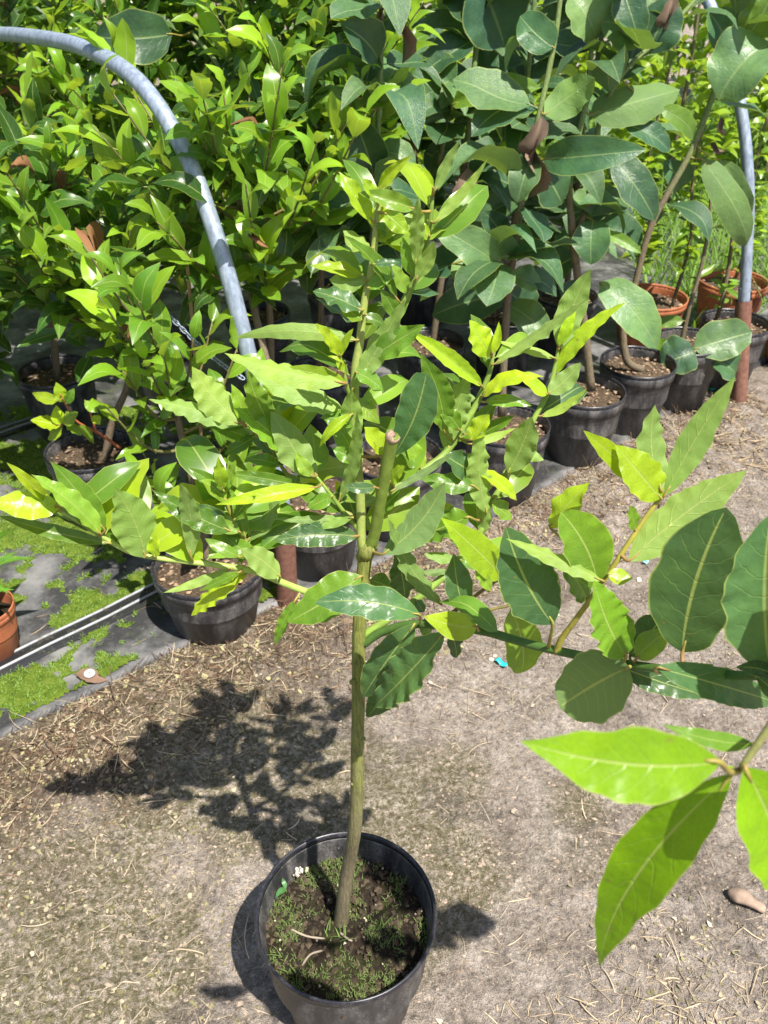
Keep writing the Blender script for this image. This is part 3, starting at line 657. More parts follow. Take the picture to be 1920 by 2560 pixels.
# buds and stipule scars at the nodes of the leader are given by the leaf stalks
GL = (0.190, 0.390, 0.008)
TL = [
 # top
 (931, 553, 847, 429, 46, YO, 'T'), (1036, 522, 896, 480, 46, LG, 'T', {'fold': .5, 'st': 'B1', 'td': .05}), (962, 532, 1022, 586, 48, YO, 'T'), (946, 473, 1032, 388, 30, YO, 'T', {'fold': .7}),
 (1083, 470, 1043, 414, 18, YO, 'T', {'fold': .8}), (1087, 476, 1150, 350, 28, LG, 'U'), (1087, 556, 1222, 394, 27, YO, 'U', {'wave': .10}), (1039, 662, 1046, 490, 38, LG, 'U', {'wave': .12}),
 (1040, 698, 1085, 602, 42, LG, 'U'), (1033, 690, 1005, 590, 36, MI, 'T'), (923, 620, 858, 576, 46, YO, 'U'), (993, 748, 858, 588, 32, MI, 'T', {'fold': .5, 'st': 'B1'}), (917, 700, 822, 698, 50, LG, 'U', {'wave': .1}),
 (905, 690, 775, 664, 34, YO, 'T'), (903, 775, 782, 728, 48, D, 'T'), (933, 661, 1002, 656, 20, D, 'T'), (914, 786, 962, 812, 28, MI, 'T'), (880, 975, 1012, 748, 58, LG, 'U', {'wave': .08}),
 (930, 893, 1062, 812, 64, MI, 'T'), (990, 815, 1038, 700, 16, MI, 'U', {'wave': .16}), (944, 510, 905, 445, 30, YO, 'T'), (948, 505, 985, 440, 24, YO, 'U'), (940, 560, 985, 600, 26, MI, 'T'), (1074, 590, 1040, 545, 16, YO, 'T'),
 # middle left
 (893, 850, 580, 848, 42, LG, 'U', {'bend': -.13, 'wave': .05, 'st': 'leader'}), (850, 890, 790, 808, 32, YO, 'T'), (850, 892, 884, 820, 20, YO, 'T'), (850, 888, 820, 822, 28, YO, 'T'), (852, 905, 818, 890, 9, YO, 'T', {'bend': .25}),
 (858, 930, 838, 890, 20, YO, 'T'), (862, 958, 560, 882, 54, YO, 'U', {'fold': .35, 'wave': .09}), (868, 1035, 612, 914, 66, LG, 'U', {'wave': .07}), (866, 958, 712, 918, 42, YO, 'T', {'rag': .08}), (674, 1058, 618, 922, 64, LG, 'T', {'st': 'L3'}),
 (728, 1146, 584, 1020, 64, MI, 'T', {'st': 'L3'}), (792, 1189, 694, 1032, 80, LG, 'U', {'td': -.2}), (890, 1100, 879, 975, 56, LG, 'U', {'wave': .09}), (848, 1252, 892, 1028, 36, LG, 'U', {'wave': .11, 'st': 'L2'}), (880, 1035, 798, 1120, 27, YO, 'T', {'fold': .8, 'bend': .2}),
 (790, 1218, 538, 1262, 40, YO, 'T', {'bend': .12, 'fold': .4, 'wave': .06}), (765, 1216, 558, 1180, 32, MI, 'T'), (938, 1218, 862, 1216, 30, D, 'T', {'st': 'stub', 'wave': .03}), (882, 1293, 748, 1312, 26, LG, 'U', {'wave': .12, 'st': 'L2'}),
 (880, 1290, 678, 1296, 22, MI, 'U', {'wave': .12, 'st': 'L3'}), (893, 1340, 684, 1352, 64, D, 'T', {'st': 'leader', 'roll': -10, 'fold': .25}), (700, 1440, 600, 1372, 66, LG, 'U', {'st': 'L1', 'roll': 0}), (616, 1353, 700, 1240, 42, MI, 'U', {'st': 'L4'}),
 (613, 1341, 584, 1232, 36, MI, 'T', {'st': 'L4'}), (575, 1327, 382, 1226, 64, MI, 'T', {'st': 'L4', 'roll': -8}), (575, 1330, 470, 1262, 54, D, 'T', {'st': 'L4'}), (478, 1392, 450, 1208, 50, LG, 'U', {'wave': .09}), (600, 1392, 512, 1346, 32, MI, 'T', {'st': 'L4'}),
 (560, 1228, 534, 1166, 38, MI, 'T', {'st': 'L4'}), (560, 1230, 590, 1150, 30, LG, 'T', {'st': 'L4'}), (606, 1058, 372, 998, 52, LG, 'U', {'fold': .4, 'wave': .1, 'st': 'L3'}), (612, 1066, 478, 1046, 36, MI, 'T', {'st': 'L3'}), (625, 1098, 538, 1072, 42, MI, 'T', {'st': 'L3'}),
 (612, 1062, 480, 916, 84, YO, 'U', {'st': 'L3', 'roll': 5}), (610, 1058, 578, 960, 40, LG, 'T', {'st': 'L3'}), (640, 1090, 560, 1135, 36, MI, 'T', {'st': 'L3'}), (700, 1165, 610, 1150, 34, MI, 'T', {'st': 'L3'}),
 (640, 1395, 560, 1340, 46, MI, 'T', {'st': 'L4'}), (600, 1330, 520, 1300, 44, LG, 'T', {'st': 'L4'}), (585, 1300, 640, 1240, 40, MI, 'T', {'st': 'L4'}), (565, 1250, 500, 1200, 44, LG, 'T', {'st': 'L4'}), (560, 1230, 470, 1170, 40, MI, 'T', {'st': 'L4'}), (556, 1222, 545, 1140, 34, YO, 'T', {'st': 'L4'}),
 (780, 1190, 740, 1130, 36, LG, 'T', {'st': 'L2'}), (830, 1240, 770, 1270, 40, MI, 'T', {'st': 'L2'}), (720, 1190, 640, 1215, 40, MI, 'T', {'st': 'L3'}), (655, 1085, 700, 1010, 40, LG, 'U', {'st': 'L3'}), (690, 1145, 770, 1110, 40, MI, 'T', {'st': 'L3'}),
 (890, 930, 960, 980, 44, MI, 'T', {'st': 'leader'}), (888, 1000, 950, 1060, 44, LG, 'T', {'st': 'leader'}), (895, 1150, 830, 1120, 40, MI, 'T', {'st': 'leader'}), (905, 800, 850, 760, 40, LG, 'T', {'st': 'leader'}), (920, 720, 985, 690, 34, MI, 'T', {'st': 'leader'}), (938, 600, 1000, 560, 40, YO, 'T', {'st': 'leader'}),
 (890, 1060, 800, 1045, 44, MI, 'T', {'st': 'leader'}), (1020, 730, 980, 660, 36, LG, 'T', {'st': 'B1'}), (990, 790, 950, 720, 40, MI, 'T', {'st': 'B1'}), (1060, 1170, 1020, 1090, 44, LG, 'T', {'st': 'B2'}), (1150, 1075, 1090, 1010, 44, MI, 'T', {'st': 'B2'}),
 (1230, 1255, 1280, 1300, 44, LG, 'T', {'st': 'B3'}), (1170, 1370, 1110, 1290, 44, MI, 'T', {'st': 'B3'}), (1150, 1400, 1210, 1420, 36, MI, 'T', {'st': 'B3'}), (1300, 1120, 1360, 1150, 34, LG, 'U', {'st': 'B3'}),
 # left bough tip
 (365, 1392, 286, 1220, 108, LG, 'U', {'wave': .05, 'roll': 4}), (262, 1325, 125, 1152, 64, MI, 'T', {'wave': .07, 'roll': -6}), (252, 1335, 78, 1186, 52, LG, 'T', {'fold': .4}), (150, 1268, -25, 1255, 74, YO, 'T', {'roll': -5}), (125, 1258, 16, 1156, 32, YO, 'T', {'wave': .1}),
 (275, 1358, -5, 1288, 38, MI, 'T', {'wave': .08, 'fold': .3}), (248, 1330, 168, 1262, 42, MI, 'T'), (386, 1392, 392, 1338, 32, YO, 'T'), (578, 1423, 408, 1482, 26, YO, 'U', {'wave': .12, 'bend': .1}), (620, 1432, 478, 1540, 44, YO, 'T', {'bend': .12}), (600, 1430, 498, 1478, 24, MI, 'T'),
 (150, 1275, 60, 1290, 40, MI, 'T'), (140, 1262, 170, 1225, 20, YO, 'T'),
 # around the trunk
 (903, 1440, 718, 1556, 106, MI, 'T', {'st': 'trunk', 'roll': 4, 'wave': .03, 'bend': .06}), (1050, 1537, 786, 1507, 86, D, 'T', {'st': 'B4', 'oy': -.05, 'roll': -4, 'fold': .2, 'wave': .045, 'freq': 6}), (1192, 1568, 1058, 1541, 74, YO, 'T', {'st': 'B4', 'wave': .02, 'roll': 0, 'oy': -.02}),
 (1036, 1560, 908, 1742, 88, D, 'T', {'st': 'B4', 'oy': -.02, 'freq': 6}), (1112, 1582, 938, 1764, 102, D, 'T', {'st': 'B4', 'oy': -.045, 'freq': 6}), (1015, 1600, 916, 1792, 78, D, 'T', {'st': 'B4'}), (1125, 1570, 1142, 1645, 38, D, 'T', {'st': 'B4'}), (1013, 1500, 988, 1368, 68, D, 'T', {'st': 'B3'}),
 (1105, 1512, 972, 1298, 44, MI, 'U', {'st': 'B3', 'wave': .14, 'freq': 7, 'oy': -.03}), (958, 1385, 1112, 1205, 80, D, 'U', {'st': 'stub', 'wave': .02}), (925, 1450, 988, 1474, 52, MI, 'T', {'st': 'trunk', 'oy': .03}), (738, 1500, 688, 1614, 30, MI, 'T', {'st': 'L1'}), (982, 1140, 1066, 932, 98, D, 'T', {'st': 'stub', 'wave': .03, 'a': .85, 'b': .5, 'roll': 0, 'oy': .03}),
 (1062, 1548, 1075, 1585, 50, MI, 'T', {'st': 'B4', 'oy': .03}), (1040, 1500, 1060, 1530, 30, D, 'T', {'st': 'B3'}),
 # right middle
 (1205, 965, 1018, 824, 42, YO, 'T', {'fold': .6, 'st': 'B2', 'wave': .08}), (1229, 890, 1174, 800, 64, YO, 'T', {'roll': 0}), (1231, 884, 1247, 804, 22, YO, 'T', {'fold': .8}), (1232, 912, 1470, 746, 28, LG, 'U', {'wave': .10, 'st': 'B2'}), (1388, 895, 1236, 851, 22, YO, 'U', {'st': 'B3'}),
 (1207, 990, 1362, 942, 40, YO, 'T', {'bend': .16, 'st': 'B2'}), (1212, 1005, 1330, 1015, 33, MI, 'T', {'st': 'B2'}), (1118, 1132, 1172, 928, 66, LG, 'U', {'wave': .1}), (1112, 1080, 1052, 884, 70, MI, 'T', {'st': 'B2', 'wave': .08}), (1190, 1000, 1124, 976, 30, MI, 'U', {'st': 'B2'}),
 (1176, 1100, 1224, 1036, 48, YO, 'T', {'st': 'B2'}), (1185, 1100, 1288, 1038, 38, MI, 'T', {'st': 'B2', 'oy': .01}), (1175, 1110, 1290, 1070, 24, YO, 'U', {'st': 'B2'}), (1270, 1182, 1330, 1042, 78, LG, 'U', {'st': 'B3', 'wave': .06}), (1216, 1282, 1206, 1070, 60, LG, 'U', {'st': 'B3', 'wave': .12, 'oy': -.02}),
 (1290, 1250, 1172, 1170, 34, YO, 'T', {'st': 'B3', 'fold': .5}), (1185, 1182, 1112, 1138, 72, D, 'T', {'st': 'B3'}), (968, 1135, 910, 1068, 48, YO, 'T', {'st': 'leader'}), (1048, 1165, 990, 1128, 42, MI, 'T', {'st': 'B2'}), (975, 1205, 1012, 1165, 42, YO, 'T', {'st': 'B2'}),
 (978, 1228, 1130, 1134, 20, D, 'U', {'st': 'B2', 'wave': .14, 'oy': -.015}), (1185, 1215, 1050, 1195, 52, MI, 'T', {'st': 'B3'}), (1172, 1292, 1040, 1345, 80, MI, 'T', {'st': 'B3'}), (1259, 1443, 1102, 1294, 82, YO, 'T', {'st': 'B4b', 'roll': -4, 'wave': .04}), (1160, 1520, 1134, 1384, 72, D, 'T', {'st': 'B4b'}),
 (1204, 1340, 1206, 1248, 38, LG, 'U', {'wave': .1}), (1120, 1425, 1050, 1430, 18, D, 'U', {'wave': .14}), (1225, 1478, 1174, 1400, 32, LG, 'T'), (1140, 1400, 1060, 1385, 30, MI, 'U'), (1262, 1440, 1290, 1500, 30, MI, 'T'),
 (1000, 1215, 940, 1290, 40, MI, 'T', {'st': 'B2'}), (1330, 1060, 1280, 1100, 26, YO, 'T'),
 # far right shoot
 (1397, 872, 1477, 672, 72, LG, 'U', {'roll': 2}), (1386, 936, 1566, 755, 40, YO, 'T', {'wave': .1, 'fold': .4}), (1371, 984, 1452, 906, 52, LG, 'U'), (1352, 1040, 1468, 970, 24, YO, 'U'), (1368, 985, 1300, 944, 34, YO, 'T'), (1397, 865, 1440, 760, 30, YO, 'T'),
 # bright shoot on the near bough
 (1653, 1246, 1538, 1112, 100, YO, 'T', {'roll': 0, 'wave': .04}), (1645, 1235, 1458, 1076, 62, YO, 'T', {'st': 'B4a', 'oy': .02}), (1652, 1225, 1638, 1012, 74, LG, 'U', {'st': 'B4a', 'dy': .3}), (1660, 1240, 1838, 942, 76, LG, 'U', {'st': 'B4a', 'dy': .15, 'wave': .03}), (1572, 1402, 1868, 1176, 112, LG, 'U', {'st': 'B4a', 'roll': 0, 'wave': .035, 'oy': -.01}),
 (1508, 1452, 1264, 1346, 38, YO, 'U', {'st': 'B4a', 'fold': .4, 'oy': -.02}), (1494, 1462, 1402, 1280, 126, MI, 'T', {'st': 'B4a', 'roll': 0, 'wave': .03, 'b': .6, 'a': .65}), (1376, 1320, 1474, 1206, 62, YO, 'T', {'st': 'B4a', 'oy': .06}), (1566, 1642, 1484, 1450, 104, MI, 'T', {'st': 'B4', 'dy': .1, 'roll': 12}), (1468, 1498, 1398, 1398, 72, MI, 'T', {'st': 'B4a', 'oy': .02}),
 (1520, 1435, 1582, 1446, 42, YO, 'T', {'st': 'B4a'}), (1588, 1325, 1572, 1262, 32, MI, 'T', {'st': 'B4a'}), (1382, 1560, 1264, 1316, 142, D, 'T', {'st': 'B4', 'roll': -4, 'wave': .03, 'dy': .1}), (1278, 1524, 1303, 1682, 100, LG, 'T', {'st': 'B4c', 'wave': .02, 'roll': 0, 'b': .6, 'a': .6, 'oy': .02}),
 (1575, 1640, 1668, 1524, 84, D, 'T', {'st': 'B4', 'oy': .02}), (1592, 1645, 1690, 1568, 66, LG, 'T', {'st': 'B4'}), (1706, 1630, 1816, 1268, 204, D, 'T', {'st': 'B4', 'roll': 0, 'wave': .022, 'freq': 5, 'dy': .12, 'a': .62, 'b': .66, 'oy': .01}), (1924, 1662, 1926, 1285, 196, D, 'T', {'st': 'B4', 'roll': 6, 'wave': .03, 'a': .62, 'b': .7, 'dy': .1}),
 (1572, 1668, 1398, 1768, 176, D, 'U', {'st': 'B4', 'roll': 0, 'wave': .02, 'a': .55, 'b': .5, 'dy': .1}), (1520, 1655, 1775, 1742, 66, D, 'T', {'st': 'B4', 'roll': 18, 'bend': .1}), (1640, 1668, 1935, 1754, 92, D, 'T', {'st': 'B4', 'oy': -.06, 'roll': 12, 'bend': .08}), (1945, 1690, 1840, 1668, 42, D, 'T', {'st': 'B4'}), (1890, 1688, 1965, 1740, 50, D, 'T', {'st': 'B4'}),
 # nearest leaves, lower right
 (1800, 1905, 1300, 1852, 182, GL, 'T', {'st': 'B5', 'roll': -16, 'wave': .02, 'dy': -.12, 'a': .85, 'b': 1.1, 'fold': .2}), (1828, 1935, 1498, 2418, 172, GL, 'T', {'st': 'B5', 'roll': -4, 'wave': .018, 'dy': -.02, 'a': .8, 'b': 1.2, 'fold': .12}), (1862, 1918, 1962, 2240, 205, GL, 'T', {'st': 'B5', 'roll': 4, 'wave': .02, 'dy': 0, 'a': .7, 'b': .95}),
 # leaves on the bough beyond the right edge, known by their shadows
 (2090, 1765, 2150, 2085, 190, LG, 'T', {'st': 'B6', 'oy': -.10}), (2200, 1690, 2335, 1965, 190, MI, 'T', {'st': 'B6', 'oy': -.08}), (2180, 1640, 2330, 1900, 190, D, 'T', {'st': 'B6'}), (2300, 1600, 2150, 1350, 190, D, 'T', {'st': 'B6'}), (2480, 1545, 2700, 1780, 200, MI, 'T', {'st': 'B6'}), (2620, 1500, 2500, 1230, 200, MI, 'T', {'st': 'B6'}), (2850, 1455, 2980, 1780, 220, YO, 'T', {'st': 'B6'}), (3000, 1430, 2930, 1120, 220, LG, 'T', {'st': 'B6'}), (3200, 1400, 3550, 1500, 220, YO, 'T', {'st': 'B6'}), (3190, 1400, 3400, 1150, 210, YO, 'T', {'st': 'B6'}),
 (1880, 1860, 1655, 1810, 48, MI, 'T', {'st': 'B5', 'oy': .03}), (1846, 1928, 1800, 1915, 20, YO, 'T', {'st': 'B5'}),
]
rg = random.Random(5)
for s in TL:
    name = s[7].get('st') if len(s) > 7 else None
    best = min(stems, key=lambda st: (0 if (name is None or st['name'] == name) else 1e6) + min(math.hypot(d[0] - s[0], d[1] - s[1]) for d in st['dense']))
    s2 = list(s[:7]) + [dict(s[7] if len(s) > 7 else {}, st=best['name'])]
    photo_leaf(best['obj'], TO, stems, s2, M['bay'], rg, 26, 6)

rg = random.Random(15); extra_sp = {'leader': (9, .12, 1), 'B1': (7, .1, 1), 'B2': (6, .1, 1), 'B3': (6, .25, .75), 'L1': (12, .3, .95), 'L2': (4, .1, 1), 'L3': (16, .1, 1), 'L4': (16, .05, 1), 'B4': (1, .15, .5)}
for st in stems:
    if st['name'] not in extra_sp: continue
    n, q0, q1 = extra_sp[st['name']]; ph = rg.uniform(0, 6)
    for i in range(n):
        sx, sy, sY = st['dense'][int((q0 + (q1 - q0) * (i + rg.random()) / n) * (len(st['dense']) - 1))]; p = P(sx, sy, sY) - TO; ph += 2.399
        if 640 < sx < 820 and sy > 1200: continue
        d = Vector((math.cos(ph), .35 + .45 * abs(math.sin(ph)), rg.uniform(-.2, .9))).normalized(); L = rg.uniform(.055, .085)
        put_leaf(BAYS[rg.randrange(8)], st['obj'], p + d * L * .1, d, SUN_DIR + Vector((rg.uniform(-.5, .5), rg.uniform(-.6, .2), rg.uniform(0, .6))), L, vcol(rg.choice((LG, LG, MI, YO, YO, MI) if st['name'][0] == 'L' else (MI, MI, LG, LG, YO, D)), rg, .12))
for (kx, ky, kY, kr) in ((880, 1706, .709, .0042), (886, 2052, .695, .0036), (908, 1500, .726, .0034), (905, 1850, .704, .003), (912, 1440, .733, .0036), (880, 1960, .699, .003)):
    p = P(kx, ky, kY) - TO; v, f = tube([p + Vector((.002, .004, -.002)), p, p + Vector((-.0008, -.0018, .0012))], [kr, kr * .85, kr * .3], 9, True, .5); link('knot', mesh_from('knot', v, f, [M['bark']]), stems[0]['obj'])
# what grows and lies on the soil of the main pot (pot-local: the pot object is rotated, so undo that)
pr = main_pot.rotation_euler.z
def pot_pt(px, py, dz=0.0):
    g = G(px, py, main_zs + 0.004 + dz); q = Vector((g.x - MAIN.x, g.y - MAIN.y, main_zs + dz)); q.rotate(Matrix.Rotation(-pr, 3, 'Z')); return q
soil_obj = [c for c in main_pot.children if c.name.startswith('soil')][0]
rg = random.Random(77)
def in_pot():
    a_ = rg.uniform(0, 6.28); r_ = 0.117 * math.sqrt(rg.random()); return r_ * math.cos(a_), r_ * math.sin(a_)
v, f = crumbs(620, in_pot, 0.0046, lambda a_, b_: main_zs + .002, rg, 1.0); link('soil_crumbs', mesh_from('soil_crumbs', v, f, [M['bits']], False), soil_obj, color=(0.075, 0.056, 0.036), kind='stuff')
v, f = crumbs(46, in_pot, 0.0022, lambda a_, b_: main_zs + .006, rg, 1.0); link('perlite', mesh_from('perlite', v, f, [M['bits']], True), soil_obj, color=(0.40, 0.36, 0.24), kind='stuff')
def blades(n, spread, hmin, hmax, w, zfun, rg, lean=0.5, seg=3, region=None, curl=0.3):
    v, f, uv = [], [], []
    while n > 0:
        x, y = spread()
        if region and not region(x, y): continue
        n -= 1
        h = rg.uniform(hmin, hmax); a_ = rg.uniform(0, 6.28); dx, dy = math.cos(a_), math.sin(a_); ln = rg.uniform(0.05, lean); b = len(v); z = zfun(x, y); tx, ty = -dy, dx
        for k in range(seg + 1):
            q = k / seg; ww = w * (1 - q) ** .7 * rg.uniform(.8, 1.2); off = h * ln * (q + curl * q * q)
            for s_ in (-1, 1): v.append((x + dx * off + s_ * tx * ww, y + dy * off + s_ * ty * ww, z + h * q * (1 - .35 * ln * q))); uv.append((q, .5 + .4 * s_))
        for k in range(seg): f.append((b + 2 * k, b + 2 * k + 1, b + 2 * k + 3, b + 2 * k + 2))
    return v, f, uv
def mossy(x, y): return gnoise(x, y, 22.0, 5.0) + .5 * gnoise(x, y, 60.0, 6.0) > rg.uniform(-.15, .5)
v, f, uv = blades(3800, in_pot, 0.002, 0.008, 0.0008, lambda a_, b_: main_zs + .003, rg, 1.0, 2, mossy)
link('moss', mesh_from('pot_moss', v, f, [M['blade']], True, uv), soil_obj, color=(0.10, 0.135, 0.022), kind='stuff')
tufts = [pot_pt(*q) for q in ((820, 2200), (855, 2350), (985, 2350), (1010, 2210), (740, 2440), (890, 2460), (830, 2330), (1000, 2370), (700, 2400), (950, 2330))]
def tuft_spread():
    c = rg.choice(tufts); return c.x + rg.gauss(0, .006), c.y + rg.gauss(0, .006)
v, f, uv = blades(46, tuft_spread, 0.012, 0.030, 0.0011, lambda a_, b_: main_zs + .002, rg, .9, 3)
link('grass_tufts', mesh_from('grass_tufts', v, f, [M['blade']], True, uv), soil_obj, color=(0.13, 0.24, 0.03), kind='stuff')
c = pot_pt(716, 2235)
for k, (tx, ty) in enumerate(((709, 2203), (690, 2238))):
    e = pot_pt(tx, ty, 0.022); d = e - (c + Vector((0, 0, .016)))
    put_leaf(BAYS[3], soil_obj, c + Vector((0, 0, .018)), d, Vector((0, 0, 1)), max(d.length, .014), (0.10, 0.30, 0.12), 'seedling_leaf')
v, f = tube([c, c + Vector((.001, 0, .010)), c + Vector((0, 0, .019))], [.0009, .0008, .0007], 6); link('seedling_stem', mesh_from('seedling_stem', v, f, [M['stem']]), soil_obj, color=(0.2, 0.3, 0.08))
c = pot_pt(741, 2178, .008); v, f = crumbs(14, lambda: (c.x + rg.gauss(0, .005), c.y + rg.gauss(0, .005)), .005, lambda a_, b_: c.z + rg.uniform(0, .008), rg, 1.0); link('pale_crumb', mesh_from('pale_crumb', v, f, [M['bits']], True), soil_obj, color=(0.60, 0.54, 0.45))
for (a_, b_, m_) in (((722, 2318), (812, 2345), (765, 2338)), ((755, 2412), (805, 2375), (775, 2385)), ((850, 2330), (880, 2350), (868, 2344))):
    path = [pot_pt(*a_, .005), pot_pt(*m_, .009), pot_pt(*b_, .004)]; v, f = tube(catmull(path, 4), [.0016] * 9, 6, True, .3)
    link('root', mesh_from('root', v, f, [M['bits']]), soil_obj, color=(0.30, 0.25, 0.19))

# ------------------------------------------------------------------ bay shrubs behind
class Scatter:
    """many leaves joined in one mesh (for inner foliage that cannot be told apart)"""
    def __init__(s): s.v, s.f, s.uv, s.n = [], [], [], 0
    def add(s, me, pos, ax, up, size):
        key = me.name
        if key not in Scatter.cache:
            co = np.empty(len(me.vertices) * 3); me.vertices.foreach_get('co', co); co = co.reshape(-1, 3)
            uvv = np.zeros((len(co), 2)); ul = me.uv_layers[0].data
            for p in me.polygons:
                for li in p.loop_indices: uvv[me.loops[li].vertex_index] = ul[li].uv
            Scatter.cache[key] = (co, [tuple(p.vertices) for p in me.polygons], uvv)
        co, fs, uvv = Scatter.cache[key]
        fr = np.array(frame(ax, up)); s.v.append(co @ fr.T * size + np.array(pos))
        s.f += [tuple(i + s.n for i in q) for q in fs]; s.uv.append(uvv); s.n += len(co)
    def build(s, name, parent, mat, color):
        if not s.n: return
        me = mesh_from(name, np.concatenate(s.v), s.f, [mat], True, np.concatenate(s.uv))
        return link(name, me, parent, color=color, kind='stuff')
Scatter.cache = {}

def bay_shrub(label, x, y, z0, h, r, crown0, nbr, nleaf, seed, tint=0.5, leaf=0.102, trunk_pts=None, inner=420, group='bay shrubs in pots'):
    rg = random.Random(seed); org = Vector((x, y, z0))
    t = thing('bay_shrub', label, 'shrub', org, group)
    if trunk_pts is None:
        trunk_pts = [(0, 0, -.02), (rg.uniform(-.02, .02), rg.uniform(-.02, .02), h * .25), (rg.uniform(-.05, .05), rg.uniform(-.05, .05), h * .55), (rg.uniform(-.06, .06), rg.uniform(-.06, .06), h * .88)]
    path = catmull(trunk_pts, 6); v, f = tube(path, interp_r([.011, .009, .007, .003], len(path)), 9, True, .1)
    link('trunk', mesh_from('trunk', v, f, [M['bark_back']]), t)
    path = [Vector(p) for p in path]; zz = [p.z for p in path]
    sc = Scatter(); n_l = 0
    for b in range(nbr):
        q = (b + rg.random()) / nbr
        zb = crown0 + (h * .86 - crown0) * q
        k = min(range(len(zz)), key=lambda i: abs(zz[i] - zb)); s0 = path[k]
        an = b * 2.399 + rg.uniform(-.5, .5); prof = math.sin(math.pi * (0.16 + 0.74 * q)) ** .7
        if rg.random() < .6:        # the lit side towards the path grows denser
            an = math.atan2(-.8, .3) + rg.gauss(0, 1.1)
        ln = r * prof * rg.uniform(.65, 1.1); rise = rg.uniform(.35, 1.0)
        d = Vector((math.cos(an), math.sin(an), rise)).normalized()
        e = s0 + d * ln * 1.15; m = (s0 + e) / 2 + Vector((0, 0, -.12 * ln)); e += Vector((0, 0, .06))
        bp = [Vector(p) for p in catmull([s0, m, e], 5)]
        v, f = tube(bp, interp_r([.0040, .003, .0016], len(bp)), 6, True)
        br = link('branch', mesh_from('branch', v, f, [M['stem']]), t, color=vcol((0.15, 0.13, 0.05), rg, .2))
        young = min(1, max(0, tint - .10 + rg.uniform(-.55, .45)))
        ph = rg.uniform(0, 6.28)
        per = max(3, int(nleaf / nbr + rg.uniform(-1.5, 1.5)))
        for i in range(per):
            fr_ = (i + .6) / per; u_ = .28 + .72 * fr_
            p = bp[min(len(bp) - 1, int(u_ * (len(bp) - 1) + .5))]
            tdir = (bp[-1] - bp[-2]).normalized(); ph += 2.399
            side = tdir.orthogonal(); side = (Matrix.Rotation(ph, 3, tdir) @ side).normalized()
            spread = 1.15 - .75 * fr_ ** 2
            ax = tdir * (.55 + .35 * fr_) + side * spread + Vector((0, 0, .12)) + Vector((0, -.18, 0))
            up = (tdir * .5 - side * .3 + Vector((0, 0, .3)) + SUN_DIR * 1.1 + Vector((rg.uniform(-.3, .3), rg.uniform(-.3, .3), 0)))
            yk = min(1, max(0, young * (.20 + 1.1 * fr_) + rg.uniform(-.2, .25)))
            col = tuple((0.062, 0.170, 0.026)[c] * (1 - yk) + (0.235, 0.425, 0.028)[c] * yk for c in range(3))
            sz = leaf * rg.uniform(.55, 1.2) * (1 - .25 * max(0, fr_ - .8) * 5 * rg.random())
            if rg.random() < .012: put_leaf(DEADS[rg.randrange(3)], br, p, ax, up, sz * .8, (0.24, 0.12, 0.055), 'dead_leaf')
            else: put_leaf(BAYS[rg.randrange(8)], br, p, ax, up, sz, vcol(col, rg, .12))
            n_l += 1
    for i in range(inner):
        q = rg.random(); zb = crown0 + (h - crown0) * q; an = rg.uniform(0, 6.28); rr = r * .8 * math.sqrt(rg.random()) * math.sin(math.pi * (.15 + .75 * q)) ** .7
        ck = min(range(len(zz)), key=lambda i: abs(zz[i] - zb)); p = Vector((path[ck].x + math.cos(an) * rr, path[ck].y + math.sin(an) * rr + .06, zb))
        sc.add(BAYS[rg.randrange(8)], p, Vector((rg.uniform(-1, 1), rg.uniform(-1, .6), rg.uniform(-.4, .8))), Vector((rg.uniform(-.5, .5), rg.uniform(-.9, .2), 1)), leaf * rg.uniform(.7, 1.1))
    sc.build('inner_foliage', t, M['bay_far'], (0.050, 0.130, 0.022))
    return t
ZS = 0.19
bay_shrub('sparse yellowish bay shrub in the pot beside the left rusty sleeve', -0.395, 1.555, 0.146, 0.72, 0.19, 0.10, 20, 135, 101, .98, .088, inner=10, trunk_pts=[(0, 0, -.02), (-.01, .03, .15), (-.035, .06, .36), (-.05, .10, .55)])
bay_shrub('bay shrub on a thick curved grey stem, left side in the second row', -0.77, 1.98, ZS, 0.78, 0.29, 0.26, 22, 220, 102, .62, inner=160, trunk_pts=[(.03, 0, -.02), (.07, .01, .10), (.13, .03, .24), (.08, .05, .46), (-.02, .06, .68)])
bay_shrub('bright bay shrub in front of which the hoop pipe bends, second row', -0.30, 1.985, ZS, 0.84, 0.37, 0.44, 27, 296, 103, .78, inner=120)
bay_shrub('bright bay shrub right of the hoop pipe, bordering the magnolias', -0.20, 2.43, ZS, 1.10, 0.32, 0.55, 26, 290, 104, .68)
bay_shrub('bay shrub at the left edge of the photo, lower crown in shade', -1.27, 2.22, ZS, 0.56, 0.30, 0.10, 22, 240, 105, .50)
bay_shrub('dense bay shrub above the pot with the pale soil disc, upper left', -1.0, 2.44, ZS, 1.20, 0.32, 0.20, 28, 296, 106, .66, trunk_pts=[(0, 0, -.02), (-.02, .16, .3), (-.10, .48, .7), (-.12, .62, 1.06)])
bay_shrub('tall bay shrub behind the upper bend of the hoop pipe', -0.72, 2.67, ZS, 1.08, 0.34, 0.25, 28, 296, 107, .70, trunk_pts=[(0, 0, -.02), (0, .06, .3), (.0, .20, .7), (.02, .28, .96)])
bay_shrub('tall bay shrub behind the straight part of the hoop pipe', -0.44, 2.90, ZS, 1.30, 0.35, 0.25, 26, 290, 108, .66)
